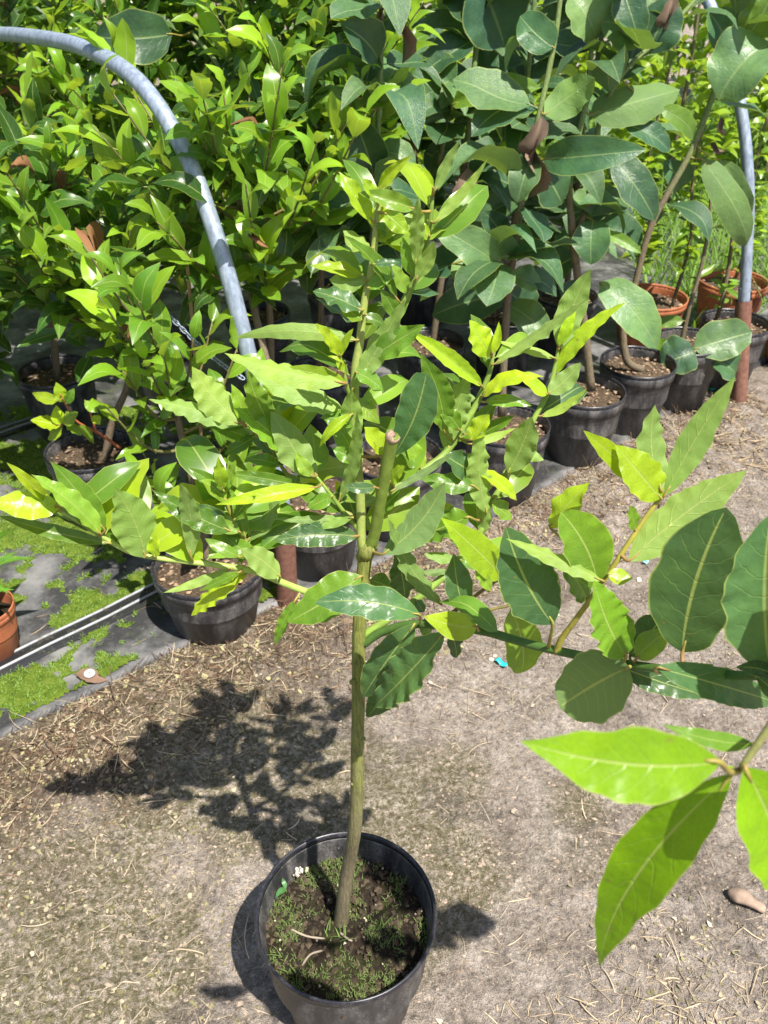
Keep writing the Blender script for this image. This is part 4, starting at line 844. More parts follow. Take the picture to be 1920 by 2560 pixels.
# the small red stemmed shoot at the left and a few low leaves
RS = Vector((-0.70, 1.86, 0.20)); sh = thing('red_stemmed_shoot', 'small shoot with a red stem and pale leaf rosettes at the left', 'shoot', RS)
rst = [stem_of('r', [(300, 1120, 1.93), (250, 1085, 1.90), (190, 1052, 1.86), (165, 1010, 1.84), (150, 985, 1.83)], [.004, .0035, .003, .0024, .0014]), stem_of('r2', [(190, 1052, 1.86), (150, 1060, 1.84), (140, 1062, 1.83)], [.003, .0024, .0014]), stem_of('r3', [(240, 1080, 1.89), (225, 1030, 1.88), (212, 1000, 1.87)], [.003, .0022, .0014])]
for st in rst: st['obj'] = link('stem', stem_mesh(st, RS, M['stem'], 8), sh, color=(0.42, 0.13, 0.06))
rg = random.Random(8)
for s in [(150, 1000, 80, 982, 30, YO, 'T'), (160, 1005, 140, 955, 36, YO, 'T'), (165, 1010, 185, 970, 24, MI, 'T'), (150, 1065, 76, 1050, 36, YO, 'T'), (150, 1062, 140, 1012, 34, YO, 'T'), (160, 1060, 195, 1030, 36, LG, 'T'), (155, 1070, 120, 1100, 26, YO, 'T'), (212, 1002, 245, 1032, 24, LG, 'T'), (230, 1040, 250, 1062, 26, YO, 'T'), (200, 1060, 235, 1110, 22, LG, 'T'), (165, 1062, 205, 1088, 26, LG, 'T')]:
    best = min(rst, key=lambda st: min(math.hypot(d[0] - s[0], d[1] - s[1]) for d in st['dense'])); photo_leaf(best['obj'], RS, [best], s, M['bay'], rg, 10, 4)

# ------------------------------------------------------------------ magnolias
def magnolia(label, sts, seed, extra, leaves=(), leaf=0.165, dead=(), name='magnolia', cat='shrub', group='potted magnolias', mat='bark_green', tone=0.35, meshes=None, extra_from=.45, cl=None):
    """sts: list of (name, [(px,py,Y)...], radii)"""
    rg = random.Random(seed); org = P(*sts[0][1][0])
    t = thing(name, label, cat, org, group); lst = []
    for nm, pts, rad in sts:
        st = stem_of(nm, pts, rad); lst.append(st)
        st['obj'] = link('stem', stem_mesh(st, org, M[mat], 10, .12), t)
    for s in leaves:
        best = min(lst, key=lambda st: min(math.hypot(d[0] - s[0], d[1] - s[1]) for d in st['dense']))
        photo_leaf(best['obj'], org, [best], s, M['mag'], rg, 12, 6, shape=dict(a=.5, b=.66, wave=.075, freq=2.4, bend=.11, fold=.3), dYscale=.55)
    for s in dead:
        best = min(lst, key=lambda st: min(math.hypot(d[0] - s[0], d[1] - s[1]) for d in st['dense']))
        Yb = min(best['dense'], key=lambda d: math.hypot(d[0] - s[0], d[1] - s[1]))[2] - .02
        a_, b_ = P(s[0], s[1], Yb), P(s[2], s[3], Yb - .02)
        put_leaf(DEADS[rg.randrange(3)], best['obj'], a_ - org, b_ - a_, CAM - a_, (b_ - a_).length, (0.21, 0.15, 0.105), 'dead_leaf')
    ph = rg.uniform(0, 6)
    for i in range(extra):
        st = rg.choice(lst); k = int((extra_from + (1 - extra_from) * rg.random()) * (len(st['dense']) - 1)); p = P(*st['dense'][k]) - org
        ph += 2.399; side = Vector((math.cos(ph), math.sin(ph) + .1, rg.uniform(-.35, .55))).normalized()
        L = leaf * rg.uniform(.65, 1.15); pet = L * .3
        up = Vector((0, 0, .8)) + SUN_DIR * .5 + Vector((rg.uniform(-.5, .5), rg.uniform(-.6, .3), rg.uniform(-.2, .3)))
        yk = max(0, min(1, tone + rg.uniform(-.4, .4)))
        c1, c2 = cl or (MAGC, MAGLIT)
        put_leaf((meshes or MAGS)[rg.randrange(len(meshes or MAGS))], st['obj'], p + side * L * .13, side, up, L, vcol(tuple(c1[c] * (1 - yk) + c2[c] * yk for c in range(3)), rg, .12))
    return t
GY = (0.12, 0.24, 0.035)     # young magnolia green
magnolia('magnolia on a brown stem rising behind the left rusty sleeve', [('s', [(735, 1275, 1.77), (690, 1000, 1.80), (657, 863, 1.83), (620, 690, 1.92), (602, 450, 2.15), (560, 200, 2.45), (480, 80, 2.72)], [.010, .009, .0085, .008, .007, .006, .005])], 201, 0,
  [(430, 85, 235, 92, 120, MAGC, 'T', {'oy': -.1}), (600, 300, 540, 360, 70, MAGC, 'T', {'oy': .3}), (612, 640, 705, 690, 60, MAGC, 'T', {'oy': .25}), (600, 420, 690, 480, 70, MAGC, 'T', {'oy': .4})])
magnolia('magnolia with a straight green stem directly above the cut stub', [('s', [(950, 1150, 1.94), (936, 1010, 1.94), (925, 880, 1.95), (926, 700, 1.96), (940, 450, 1.99), (950, 200, 2.02), (958, -80, 2.05)], [.010, .0095, .009, .008, .0065, .006, .005]), ('b', [(926, 640, 1.965), (870, 600, 2.0), (820, 560, 2.05)], [.005, .004, .002])], 202, 24,
  [(905, 262, 780, 238, 50, GY, 'T'), (905, 264, 1002, 222, 54, GY, 'T'), (935, 440, 880, 285, 104, MAGC, 'T', {'dy': .2}), (900, 245, 830, 312, 62, GY, 'T'), (930, 130, 915, 205, 66, MAGC, 'T'), (852, 560, 700, 640, 115, MAGC, 'T'), (820, 640, 660, 704, 66, MAGLIT, 'T', {'oy': .1}),
   (935, 520, 1020, 600, 90, MAGC, 'T'), (940, 380, 1040, 420, 70, MAGLIT, 'T'), (945, 150, 850, 60, 90, MAGC, 'T'), (950, 60, 1030, 20, 70, MAGC, 'T'), (930, 700, 860, 790, 70, MAGC, 'T', {'oy': .1}), (930, 820, 1010, 880, 90, MAGC, 'T', {'oy': .15})], dead=[(1000, 40, 1005, 155), (955, 20, 960, 60)])
magnolia('magnolia with two bent stems in the pot left of the collared pot', [('s', [(1253, 1040, 2.10), (1262, 860, 2.11), (1270, 740, 2.12), (1290, 600, 2.13), (1310, 470, 2.15), (1345, 300, 2.17), (1385, 110, 2.2), (1412, -90, 2.22)], [.011, .010, .0095, .008, .007, .0065, .006, .005]), ('b', [(1275, 690, 2.125), (1255, 655, 2.12), (1225, 620, 2.11)], [.005, .004, .003])], 203, 14,
  [(1360, 286, 1488, 195, 84, GY, 'U', {'dy': -.2}), (1358, 398, 1616, 374, 90, MAGC, 'T', {'fold': .35, 'roll': 20, 'bend': .14}), (1336, 262, 1178, 342, 84, MAGC, 'T', {'oy': .06}), (1330, 392, 1293, 508, 78, MAGLIT, 'T'), (1345, 410, 1405, 510, 110, MAGC, 'T', {'oy': .1}), (1250, 662, 1083, 560, 92, MAGLIT, 'T', {'bend': .16}), (1240, 650, 1040, 690, 80, MAGC, 'T', {'oy': .08}),
   (1130, 660, 1225, 714, 78, MAGLIT, 'T', {'oy': .03}), (1270, 652, 1266, 578, 44, MAGLIT, 'T'), (1262, 605, 1208, 528, 64, MAGC, 'T', {'oy': .06}), (1278, 690, 1352, 716, 58, MAGLIT, 'T'), (1280, 690, 1392, 742, 54, MAGC, 'T', {'bend': .2, 'oy': .03}), (1265, 735, 1080, 790, 104, MAGC, 'T', {'oy': .1}), (1270, 730, 1332, 792, 84, MAGC, 'T', {'oy': .12}), (1270, 760, 1372, 845, 80, MAGLIT, 'T', {'oy': .1}),
   (1385, 120, 1300, 40, 90, MAGC, 'T'), (1310, 480, 1230, 440, 80, MAGC, 'T', {'oy': .08})], dead=[(1352, 290, 1335, 420), (1340, 360, 1318, 500), (1170, 420, 1165, 560)])
magnolia('magnolia with a tall light green stem in the second row, upper middle', [('s', [(1080, 870, 2.65), (1105, 692, 2.65), (1130, 560, 2.66), (1160, 420, 2.67), (1178, 250, 2.68), (1195, 60, 2.70), (1205, -90, 2.71)], [.011, .010, .0095, .009, .008, .0075, .007]), ('b', [(1095, 420, 2.6), (1120, 300, 2.58), (1140, 240, 2.57)], [.007, .006, .003])], 204, 34,
  [(1130, 262, 1352, 220, 66, GY, 'T', {'fold': .5, 'oy': -.2}), (1185, 100, 1035, 198, 74, MAGC, 'T'), (1195, -60, 1262, 115, 175, MAGC, 'T', {'dy': .1}), (1195, 60, 1130, -30, 120, MAGC, 'T'), (1150, 420, 1060, 380, 110, MAGC, 'T', {'oy': .1}), (1170, 380, 1250, 440, 100, MAGC, 'T', {'oy': .1}), (1180, 200, 1270, 180, 100, MAGC, 'T', {'oy': .1})], dead=[(1160, 430, 1150, 545)])
magnolia('magnolia in the collared pot with a thick brown stem', [('s', [(1478, 975, 2.305), (1458, 800, 2.31), (1440, 660, 2.32), (1428, 550, 2.33), (1424, 450, 2.35), (1450, 320, 2.38), (1495, 140, 2.42), (1530, -80, 2.45)], [.013, .012, .011, .010, .009, .0075, .0065, .006]), ('b', [(1432, 600, 2.33), (1478, 480, 2.36), (1500, 300, 2.40), (1560, 180, 2.42), (1650, 95, 2.45), (1765, -30, 2.5)], [.008, .0075, .007, .006, .0055, .005])], 205, 16,
  [(1475, 288, 1700, 224, 98, GY, 'U', {'bend': -.12}), (1492, 98, 1424, -14, 112, MAGLIT, 'T'), (1500, 55, 1594, 112, 112, MAGLIT, 'T'), (1555, -40, 1602, 112, 84, MAGC, 'T'), (1620, 130, 1682, -5, 112, MAGC, 'T'), (1535, 398, 1638, 552, 84, MAGC, 'T', {'bend': .14}), (1482, 550, 1478, 662, 92, MAGC, 'T'), (1428, 498, 1494, 532, 44, MAGLIT, 'T'), (1500, 580, 1604, 634, 28, GY, 'T'), (1560, 312, 1674, 378, 54, MAGC, 'T'), (1650, 270, 1732, 352, 48, GY, 'T'),
   (1440, 640, 1360, 690, 90, MAGC, 'T', {'oy': .1}), (1430, 560, 1520, 500, 90, MAGC, 'T', {'oy': .15}), (1450, 760, 1395, 720, 60, MAGC, 'T', {'oy': .1})], dead=[(1680, -10, 1672, 95)])
magnolia('magnolia with a curved pale stem base and a long diagonal green stem, right', [('s', [(1606, 925, 2.485), (1570, 905, 2.475), (1558, 850, 2.48), (1562, 790, 2.49), (1585, 720, 2.50), (1632, 555, 2.52), (1736, 359, 2.56), (1828, 104, 2.60), (1863, 0, 2.62), (1890, -90, 2.64)], [.011, .012, .011, .010, .0095, .009, .0085, .0075, .007, .006])], 206, 9,
  [(1930, 108, 1796, 252, 150, MAGLIT, 'T', {'oy': -.05, 'a': .4, 'b': .45}), (1870, 92, 1935, -24, 104, GY, 'T'), (1755, 398, 1866, 614, 74, GY, 'U', {'bend': -.2}), (1800, 400, 1872, 545, 56, MAGLIT, 'T', {'oy': .06}), (1690, 480, 1660, 400, 70, MAGC, 'T', {'oy': .1}), (1820, 120, 1770, 30, 90, MAGC, 'T', {'oy': .12}),
   (1500, 706, 1642, 872, 98, MAGLIT, 'T', {'oy': -.08, 'dy': -.3}), (1640, 560, 1600, 470, 60, MAGC, 'T', {'oy': .1})], dead=[(1800, 295, 1815, 335), (1775, 360, 1812, 378)])
magnolia('thin magnolia in the pot with two broad pale low leaves', [('s', [(1702, 865, 2.645), (1714, 810, 2.65), (1728, 750, 2.65), (1752, 672, 2.66), (1772, 560, 2.67), (1780, 420, 2.68)], [.008, .0075, .007, .006, .005, .003])], 207, 6,
  [(1735, 872, 1880, 830, 100, MAGLIT, 'T', {'oy': -.08, 'a': .45, 'b': .5}), (1738, 878, 1652, 912, 100, MAGC, 'T', {'oy': -.1, 'a': .45, 'b': .5}), (1708, 802, 1628, 816, 30, GY, 'T'), (1640, 850, 1660, 880, 46, GY, 'T', {'oy': -.05}), (1770, 900, 1838, 940, 70, MAGC, 'T', {'oy': -.08})], leaf=.06, meshes=BAYS, cl=(MI, LG))
magnolia('thin sapling with small leaves in the pot behind the right rusty foot', [('s', [(1788, 808, 2.80), (1808, 743, 2.80), (1816, 699, 2.81), (1830, 600, 2.82), (1838, 480, 2.83)], [.008, .0075, .007, .006, .003])], 208, 26, leaf=.055, name='sapling', meshes=BAYS, cl=(MI, LG), group='small leaved saplings', mat='bark_back', extra_from=.1)
def px_of(x, y, z):
    d = Vector((x, y, z)) - CAM; k = d.dot(FW); return (CX + F_PX * d.x / k, CY - F_PX * d.dot(UP) / k, y)
for i, (x, y, lb, n) in enumerate([(0.42, 2.88, 'magnolia in the second row behind the collared pot', 58), (0.66, 3.06, 'magnolia in the second row before the long terracotta planter', 52), (-0.17, 3.12, 'dark magnolia in the third row between bay shrubs and green stems', 72),
                                   (0.14, 3.34, 'dark magnolia in the third row, upper middle of the photo', 74), (0.42, 3.55, 'dark magnolia at the back of the group, upper middle right', 74)]):
    r2 = random.Random(300 + i); k = r2.uniform(-.06, .06)
    pts = [px_of(x, y, ZS - .01), px_of(x + k * .3, y + .01, .5), px_of(x + k * .8, y + .02, .85), px_of(x + k, y + .03, 1.35)]
    magnolia(lb, [('s', pts, [.011, .010, .008, .006])], 300 + i, n, leaf=.175, tone=.2, extra_from=.25)
# saplings with thin stems and small leaves at the back right, and their leaves in the light
for i, (x, y, h, lb) in enumerate([(0.92, 3.15, .8, 'small leaved sapling in the wide terracotta planter, left of its pair'), (1.07, 3.12, .75, 'small leaved sapling in the wide terracotta planter, right of its pair'), (1.33, 3.25, .9, 'small leaved sapling in the terracotta pot left of the right hoop post')]):
    pts = [px_of(x, y, .14), px_of(x + .02, y, .4), px_of(x - .01, y + .02, .65), px_of(x + .02, y + .03, .25 + h)]
    magnolia(lb, [('s', pts, [.007, .006, .005, .003])], 330 + i, 130, leaf=.068, name='sapling', meshes=BAYS, cl=(BD, YO), tone=.5, group='small leaved saplings', mat='bark_back', extra_from=.2)

# ------------------------------------------------------------------ far shrubs and weeds in full sun behind
rg = random.Random(61)
def far_shrub(label, x, y, h, r, n, seed, col):
    rg = random.Random(seed); t = thing('far_shrub', label, 'shrub', (x, y, -.03), 'sunlit shrubs behind the potted plants')
    v, f = tube(catmull([(0, 0, 0), (.02, .01, h * .4), (0, .03, h * .85)], 4), interp_r([.014, .01, .004], 9), 7); link('trunk', mesh_from('trunk', v, f, [M['bark_back']]), t)
    sc = Scatter()
    for i in range(n):
        q = rg.random(); an = rg.uniform(0, 6.28); rr = r * math.sqrt(rg.random()) * math.sin(math.pi * (.12 + .8 * q)) ** .6 * (1 + .25 * gnoise(math.cos(an) * 2 + seed, q * 4, 1.5))
        p = Vector((math.cos(an) * rr, math.sin(an) * rr, h * (.12 + .9 * q)))
        sc.add(BAYS[rg.randrange(8)], p, Vector((math.cos(an) + rg.uniform(-.6, .6), math.sin(an) + rg.uniform(-.6, .6), rg.uniform(-.2, 1))), Vector((rg.uniform(-.5, .5), rg.uniform(-1, .2), 1)), rg.uniform(.09, .14))
    sc.build('crown', t, M['bay_far'], col)
FAR = [(-2.0, 3.3, 1.5), (-1.45, 3.6, 1.6), (-0.9, 3.9, 1.6), (-0.3, 4.3, 1.6), (0.35, 4.5, 1.5), (0.95, 4.7, 1.5), (1.55, 5.0, 1.7), (2.2, 5.3, 1.7), (2.9, 5.6, 1.8), (-1.9, 4.6, 1.8)]
FL = ['leftmost', 'second from left', 'third from left', 'fourth from left', 'fifth from left', 'sixth from left', 'seventh from left', 'second from right', 'rightmost', 'rearmost left']
for i, (x, y, h) in enumerate(FAR): far_shrub('sunlit yellow green shrub far behind the potted plants, %s of the row' % FL[i], x, y, h, .42, 620, 400 + i, tuple(BD[c] * .35 + YO[c] * .65 for c in range(3)))
sc = Scatter()
for i in range(5200):
    x = rg.uniform(-6, 7.5); p = Vector((x, 7.2 + .25 * x + rg.uniform(-.5, .5), rg.uniform(0, 2.3)))
    sc.add(BAYS[rg.randrange(8)], p, Vector((rg.uniform(-1, 1), rg.uniform(-1, 1), rg.uniform(-.3, 1))), Vector((rg.uniform(-.5, .5), rg.uniform(-1, .2), 1)), rg.uniform(.14, .24))
tag(sc.build('hedge', None, M['bay_far'], (0.06, 0.15, 0.02)), 'leafy green hedge closing the view far behind', 'hedge')
v, f, uv = blades(26000, lambda: (rg.uniform(-4.5, 4.5), rg.uniform(3.0, 7.5)), .08, .34, .006, lambda a_, b_: -.03, rg, .8, 3, lambda a_, b_: (b_ > edge_y(a_) + 3.3) or (a_ > 1.15 and b_ > 2.45 + .62 * a_))
g_ = tag(link('grass', mesh_from('grass', v, f, [M['blade']], True, uv), color=(0.13, 0.30, 0.025), kind='stuff'), 'bright green grass and weeds behind the right hoop post', 'grass')
# feathery weed in the terracotta pot at the right edge
wd = thing('feathery_weed', 'feathery green weed growing in the terracotta pot at the right edge', 'plant', (1.50, 2.98, .20))
v, f, uv = blades(520, lambda: (rg.gauss(0, .05), rg.gauss(0, .05)), .10, .26, .0035, lambda a_, b_: 0.0, rg, .9, 4); link('foliage', mesh_from('weed_foliage', v, f, [M['blade']], True, uv), wd, color=(0.16, 0.33, 0.03), kind='stuff')
# narrow leaved plant in the small terracotta pot at the left edge
np_ = thing('potted_lily', 'green strap leaved plant in the small terracotta pot at the left edge', 'plant', (-0.872, 1.445, .108))
LANCE = shared_leaf('lance_leaf', M['bay'], .02, Wd=.26, nu=8, nv=4, a=.6, b=.8, fold=.5, bend=.1, wave=.02, tipdrop=.3)
for i in range(13):
    an = i * 2.399; put_leaf(LANCE, np_, (0, 0, .012 * i * .6), (math.cos(an), math.sin(an), 1.7 - .09 * i), (-math.cos(an), -math.sin(an), 1.2), rg.uniform(.10, .16), vcol((0.10, 0.27, 0.03), rg))

# ------------------------------------------------------------------ chain, stake and small things
def chain(label, a, b, n, sag, lw=.0105, wr=.0013):
    a, b = Vector(a), Vector(b); t = thing('chain', label, 'chain', a, 'thin wire chains')
    ring = []
    for k in range(14):
        an = 2 * math.pi * k / 14; ring.append(Vector((math.cos(an) * lw * .95, math.sin(an) * lw * .42, 0)))
    v, f = [], []
    for k in range(14):
        tdir = (ring[(k + 1) % 14] - ring[k - 1]).normalized(); nn = Vector((0, 0, 1)); bb = tdir.cross(nn)
        for j in range(6): aj = 2 * math.pi * j / 6; v.append(ring[k] + nn * math.cos(aj) * wr + bb * math.sin(aj) * wr)
    f = [(k * 6 + j, ((k + 1) % 14) * 6 + j, ((k + 1) % 14) * 6 + (j + 1) % 6, k * 6 + (j + 1) % 6) for k in range(14) for j in range(6)]
    me = mesh_from('chain_link', v, f, [M['galv']])
    prev = None
    for i in range(n):
        q = (i + .5) / n; p = (b - a) * q - Vector((0, 0, sag * 4 * q * (1 - q))); d = (b - a) / n - Vector((0, 0, sag * 4 * (1 - 2 * q) / n))
        put_leaf(me, t, p, d, Vector((.3, -.6, .6)) if i % 2 else Vector((.8, .3, -.5)), 1.0, (1, 1, 1), 'link')
chain('thin wire chain hanging left of the hoop pipe, near the striped stake', P(425, 790, 1.80), P(606, 945, 1.78), 20, .012)
chain('short bit of wire chain deep in the shade, far left', P(155, 585, 2.2), P(218, 632, 2.2), 9, .005)
st_o = P(510, 930, 1.80); st_t = thing('plant_stake', 'thin bamboo stake with green tape bands beside the chain', 'stake', (st_o.x, st_o.y, .20))
d1, d2, d3 = P(505, 1120, 1.80), P(480, 800, 1.82), P(466, 640, 1.83); oo = Vector((st_o.x, st_o.y, .20))
v, f = tube(catmull([d1 - oo, d2 - oo, d3 - oo], 5), [.004] * 11, 8, True, .1); link('cane', mesh_from('cane', v, f, [M['dead']]), st_t, color=(0.45, 0.30, 0.17))
for q in (.0, .12): 
    a_ = d2 + (d1 - d2) * q - oo; v, f = tube([a_, a_ + (d1 - d2) * .045], [.0056, .0056], 10); link('tape', mesh_from('tape', v, f, [M['plastic']]), st_t, color=(0.02, 0.35, 0.26))

def flat_scrap(name, label, cat, px, py, w, l, ang, col, z=.004, mat='plastic', group=None):
    g = G(px, py); rg = random.Random(px); zz = max(ground_z(g.x, g.y), -.005) + z if g.y < edge_y(g.x) else mat_z(g.x, g.y) + z
    n = 6; v = []
    for i in range(n + 1):
        for j in range(3): v.append((l * (i / n - .5), w * (j / 2 - .5) * (1 + .15 * rg.uniform(-1, 1)), .0035 * math.sin(i * 1.3) + .002 * rg.random() + .002))
    f = [(i * 3 + j, i * 3 + 3 + j, i * 3 + 4 + j, i * 3 + 1 + j) for i in range(n) for j in range(2)]
    o = link(name, mesh_from(name, v, f, [M[mat]]), None, (g.x, g.y, zz), col); o.rotation_euler = (R(rg.uniform(-6, 6)), R(rg.uniform(-6, 6)), R(ang))
    so = o.modifiers.new('thickness', 'SOLIDIFY'); so.thickness = .0012
    return tag(o, label, cat, group)
flat_scrap('plastic_scrap', 'small turquoise plastic scrap on the bare path below the branch', 'scrap', 1253, 1664, .013, .030, -38, (0.02, 0.55, 0.60), .006)
flat_scrap('plastic_scrap', 'tiny pale blue scrap on the path near the bright shoot', 'scrap', 1611, 1412, .010, .014, 20, (0.25, 0.62, 0.62), .006)
flat_scrap('plastic_scrap', 'green plastic scrap on the mat beside the right rusty foot', 'scrap', 1790, 975, .02, .05, 10, (0.02, 0.42, 0.28), .008)
g = G(228, 1700); wd_ = tag(link('white_cap', None), 'white round cap lying on a brown leaf on the mossy mat', 'cap') if False else None
v, f = lathe([(.0005, .006), (.010, .006), (.0125, .003), (.0125, 0), (.010, -.001)], 20); v.append((0, 0, .0062)); f += [(len(v) - 1, k, (k + 1) % 20) for k in range(20)]
tag(link('white_cap', mesh_from('white_cap', v, f, [M['plastic']]), None, (g.x, g.y, mat_z(g.x, g.y) + .014), (0.55, 0.50, 0.46)), 'white round cap lying on a brown leaf on the mossy mat', 'cap')
lf = put_leaf(DEADS[2], None, (g.x - .035, g.y + .01, mat_z(g.x, g.y) + .004), (1, -.2, 0.05), (0, 0, 1), .075, (0.25, 0.16, 0.11), 'dry_leaf'); lf.scale.z *= .25; tag(lf, 'flat brown leaf under the white cap on the mossy mat', 'leaf')
# knobbly dry lump at the right edge of the path
g = G(1862, 2262); v, f = [], []
for i in range(15):
    q = i / 14; rr = .0125 * math.sin(math.pi * (.06 + .88 * q)) ** .6 * (1 + .25 * math.sin(q * 7))
    for k in range(14):
        an = 2 * math.pi * k / 14; nn = 1 + .22 * mnoise.noise(Vector((q * 4, math.cos(an) * 1.4, math.sin(an) * 1.4)))
        v.append(((q - .5) * .062, rr * nn * math.cos(an), rr * nn * math.sin(an) * .8 + .004 * math.sin(q * 3)))
f = [(i * 14 + k, (i + 1) * 14 + k, (i + 1) * 14 + (k + 1) % 14, i * 14 + (k + 1) % 14) for i in range(14) for k in range(14)] + [tuple(range(14)), tuple(14 * 14 + k for k in reversed(range(14)))]
o = tag(link('dry_clod', mesh_from('dry_clod', v, f, [M['dead']]), None, (g.x, g.y, .012), (0.33, 0.24, 0.18)), 'brown dry lump on the path at the lower right', 'clod'); o.rotation_euler = (0, 0, R(-35))

# ------------------------------------------------------------------ litter, straw, moss (too many to count)
rg = random.Random(900)
def on_path(x, y): return y < edge_y(x) - .01 and (x - MAIN.x) ** 2 + (y - MAIN.y) ** 2 > .098 ** 2
def vis_spread(): return rg.uniform(-1.0, 1.25), rg.uniform(.42, 2.75)
def surf(x, y): return (ground_z(x, y) if y < edge_y(x) else mat_z(x, y))
def straws(n, spread, lmin, lmax, r, region, lift=.3):
    v, f = [], []
    while n > 0:
        x, y = spread()
        if not region(x, y): continue
        n -= 1; L = lmin * (lmax / lmin) ** rg.random(); a_ = rg.uniform(0, 6.28); cv = rg.gauss(0, .5); p = Vector((x, y, 0)); path = []
        z0 = surf(x, y) + r; li = rg.uniform(0, lift) * L if rg.random() < .5 else 0
        for k in range(5):
            path.append(Vector((p.x, p.y, max(z0 + li * k / 4, surf(p.x, p.y) + r * .7)))); p = p + Vector((math.cos(a_), math.sin(a_), 0)) * (L / 4); a_ += cv / 4 * (1 if rg.random() < .8 else -1)
        rr = r * rg.uniform(.5, 1.3); tv, tf = tube(path, [rr, rr, rr * .95, rr * .9, rr * .6], 4, True, v0=len(v)); v += tv; f += tf
    return v, f
# flakes of dried liverwort
def flakes(n, region, size, spread=vis_spread):
    v, f = [], []
    while n > 0:
        x, y = spread()
        if not region(x, y): continue
        n -= 1; b = len(v); s = size * rg.uniform(.5, 1.4); z = surf(x, y) + .001; tx, ty = rg.uniform(-.5, .5), rg.uniform(-.5, .5); a0 = rg.uniform(0, 6)
        v.append((x, y, z + s * .15))
        for k in range(6):
            an = a0 + k * math.pi / 3; r_ = s * rg.uniform(.35, 1.3); dx, dy = math.cos(an) * r_, math.sin(an) * r_; v.append((x + dx, y + dy, z + dx * tx + dy * ty + s * .35))
        f += [(b, b + 1 + k, b + 1 + (k + 1) % 6) for k in range(6)]
    return v, f
def dens(x, y): return on_path(x, y) and (gnoise(x, y, 2.2, 11.0) + .35 * gnoise(x, y, 9.0, 12.0) + (.5 if (x > .25 and y < .85) else 0) > rg.uniform(-.6, .7))
v, f = straws(7500, vis_spread, .005, .034, .0006, dens); link('straw', mesh_from('straw', v, f, [M['bits']]), color=(0.42, 0.35, 0.25), kind='stuff')
v, f = straws(230, vis_spread, .02, .075, .0011, dens); link('dry_stalks', mesh_from('dry_stalks', v, f, [M['bits']]), color=(0.50, 0.40, 0.28), kind='stuff')
def belt(x, y): return on_path(x, y) and (edge_y(x) - y) < .50 and rg.random() < math.exp(-((edge_y(x) - y - .15) / .2) ** 2)
v, f = straws(3000, vis_spread, .012, .060, .0009, belt, 1.2); link('dry_weeds', mesh_from('dry_weeds', v, f, [M['bits']]), color=(0.17, 0.105, 0.065), kind='stuff')
v, f = straws(260, lambda: (rg.gauss(1.12, .14), rg.gauss(2.42, .16)), .02, .09, .0014, on_path, .8); link('straw_heap', mesh_from('straw_heap', v, f, [M['bits']]), color=(0.45, 0.34, 0.22), kind='stuff')
v, f = straws(700, lambda: (rg.gauss(.42, .11), rg.gauss(.58, .07)), .008, .055, .0009, on_path, .3); link('straw_heap', mesh_from('straw_heap', v, f, [M['bits']]), color=(0.48, 0.38, 0.25), kind='stuff')
v, f = crumbs(15000, vis_spread, .0028, surf, rg, .8, lambda a_, b_: on_path(a_, b_) and gnoise(a_, b_, 5.0, 2.0) > rg.uniform(-.5, .6)); link('soil_grit', mesh_from('soil_grit', v, f, [M['bits']], False), color=(0.30, 0.235, 0.18), kind='stuff')
v, f = straws(1300, vis_spread, .015, .06, .0009, belt, .5); link('pale_straw', mesh_from('pale_straw', v, f, [M['bits']]), color=(0.44, 0.35, 0.23), kind='stuff')
v, f = flakes(900, belt, .0048); link('belt_liverwort', mesh_from('belt_liverwort', v, f, [M['bits']]), color=(0.30, 0.27, 0.14), kind='stuff')
v, f = crumbs(1700, vis_spread, .0055, surf, rg, .9, belt); link('soil_clods', mesh_from('soil_clods', v, f, [M['bits']], False), color=(0.19, 0.14, 0.09), kind='stuff')
def fl_reg(x, y): return on_path(x, y) and gnoise(x, y, 3.0, 70.0) + (.45 if x < -.25 else -.25) > rg.uniform(-.1, .7)
v, f = flakes(1500, fl_reg, .0036); link('dry_liverwort', mesh_from('dry_liverwort', v, f, [M['bits']]), color=(0.29, 0.25, 0.165), kind='stuff')
v, f = flakes(130, dens, .005); link('leaf_scraps', mesh_from('leaf_scraps', v, f, [M['bits']]), color=(0.50, 0.43, 0.33), kind='stuff')
v, f = flakes(1700, fl_reg, .003); link('green_liverwort', mesh_from('green_liverwort', v, f, [M['bits']]), color=(0.19, 0.175, 0.08), kind='stuff')
def on_mat(x, y): return y > edge_y(x) + .03
def moss_f(x, y): return gnoise(x, y, 5.5, 33.0) + .55 * gnoise(x, y, 17.0, 34.0) + .4 * gnoise(x, y, 50.0, 35.0) + .03
def moss_reg(x, y): return on_mat(x, y) and moss_f(x, y) > -.02
t = NT('moss_cushion'); tc_ = t.n('TexCoord'); n1_ = t.noise(tc_.outputs['Object'], 45.0, 4.0, .7); n2_ = t.noise(tc_.outputs['Object'], 340.0, 3.0, .7)
c_ = t.mix(0.7, t.ramp(n1_, [(.3, (.07, .12, .016)), (.5, (.15, .235, .025)), (.75, (.27, .32, .06))]), t.ramp(n2_, [(.3, (.4, .4, .4)), (.7, (1.4, 1.4, 1.4))]), 'MULTIPLY')
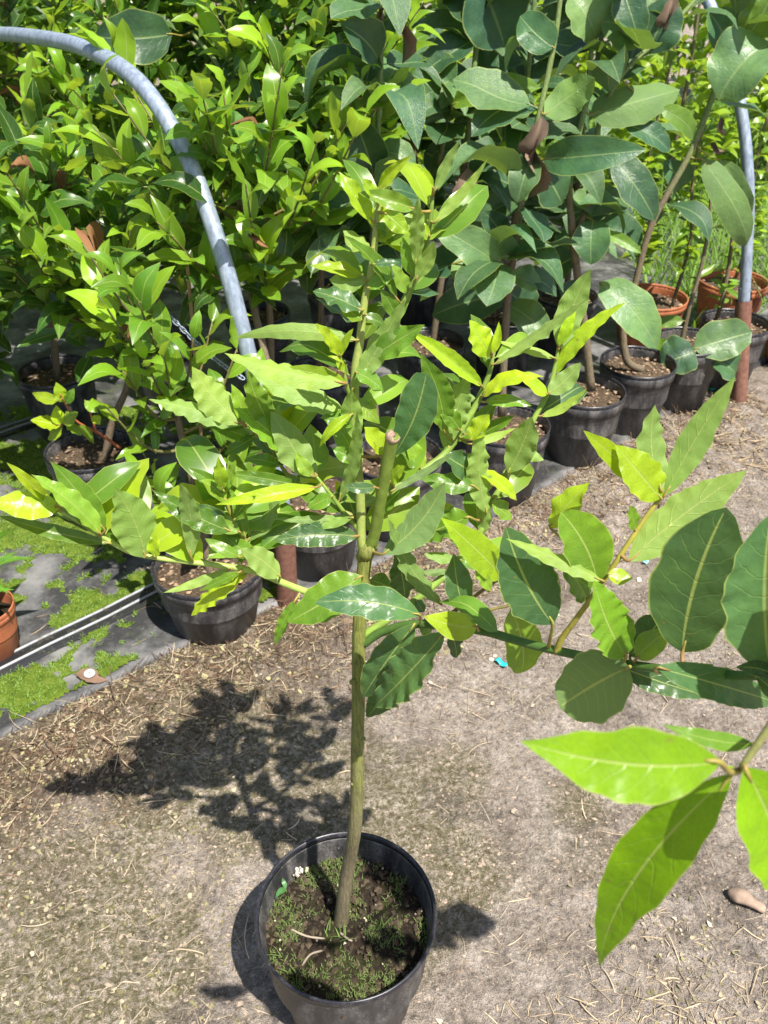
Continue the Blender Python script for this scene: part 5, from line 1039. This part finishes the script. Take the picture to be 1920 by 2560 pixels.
M['moss'] = t.done(t.bsdf(c_, .9, 0, .1, t.bump(n2_, 1.0, .008)).outputs[0])
v, f, idx = [], [], {}
mxs, mys = np.arange(-1.6, -.25, .008), np.arange(.85, 2.6, .008)
fld = {}
for i, x in enumerate(mxs):
    for j, y in enumerate(mys): fld[i, j] = moss_f(x, y) if y > edge_y(x) + .012 else -1
def mvert(i, j):
    if (i, j) not in idx:
        x, y = mxs[i], mys[j]; idx[i, j] = len(v); q = fld[i, j]
        v.append((x + .004 * gnoise(x, y, 90.0, 3.0), y + .004 * gnoise(x, y, 90.0, 8.0), mat_z(x, y) + (-.002 if q <= 0 else .0015 + .004 * min(1, q * 3) + .004 * gnoise(x, y, 60.0, 4.0))))
    return idx[i, j]
for i in range(len(mxs) - 1):
    for j in range(len(mys) - 1):
        if max(fld[i, j], fld[i + 1, j], fld[i, j + 1], fld[i + 1, j + 1]) > 0 and min(fld[i, j], fld[i + 1, j], fld[i, j + 1], fld[i + 1, j + 1]) > -.9:
            f.append((mvert(i, j), mvert(i + 1, j), mvert(i + 1, j + 1), mvert(i, j + 1)))
link('moss_cushions', mesh_from('moss_cushions', v, f, [M['moss']]), kind='stuff')
v, f, uv = blades(36000, lambda: (rg.uniform(-1.5, -.35), rg.uniform(.9, 2.6)), .004, .010, .0012, lambda a_, b_: mat_z(a_, b_) + .003, rg, 1.2, 2, moss_reg); link('moss', mesh_from('mat_moss', v, f, [M['blade']], True, uv), color=(0.17, 0.31, 0.025), kind='stuff')
v, f = flakes(1500, moss_reg, .0032, lambda: (rg.uniform(-1.5, -.35), rg.uniform(.9, 2.6))); link('moss_leaves', mesh_from('moss_leaves', v, f, [M['bits']]), color=(0.18, 0.30, 0.04), kind='stuff')
v, f = straws(120, lambda: (rg.uniform(-1.2, 1.5), rg.uniform(1, 3)), .02, .06, .001, lambda a_, b_: 0.03 < b_ - edge_y(a_) < .5); link('mat_litter', mesh_from('mat_litter', v, f, [M['bits']]), color=(0.36, 0.27, 0.17), kind='stuff')
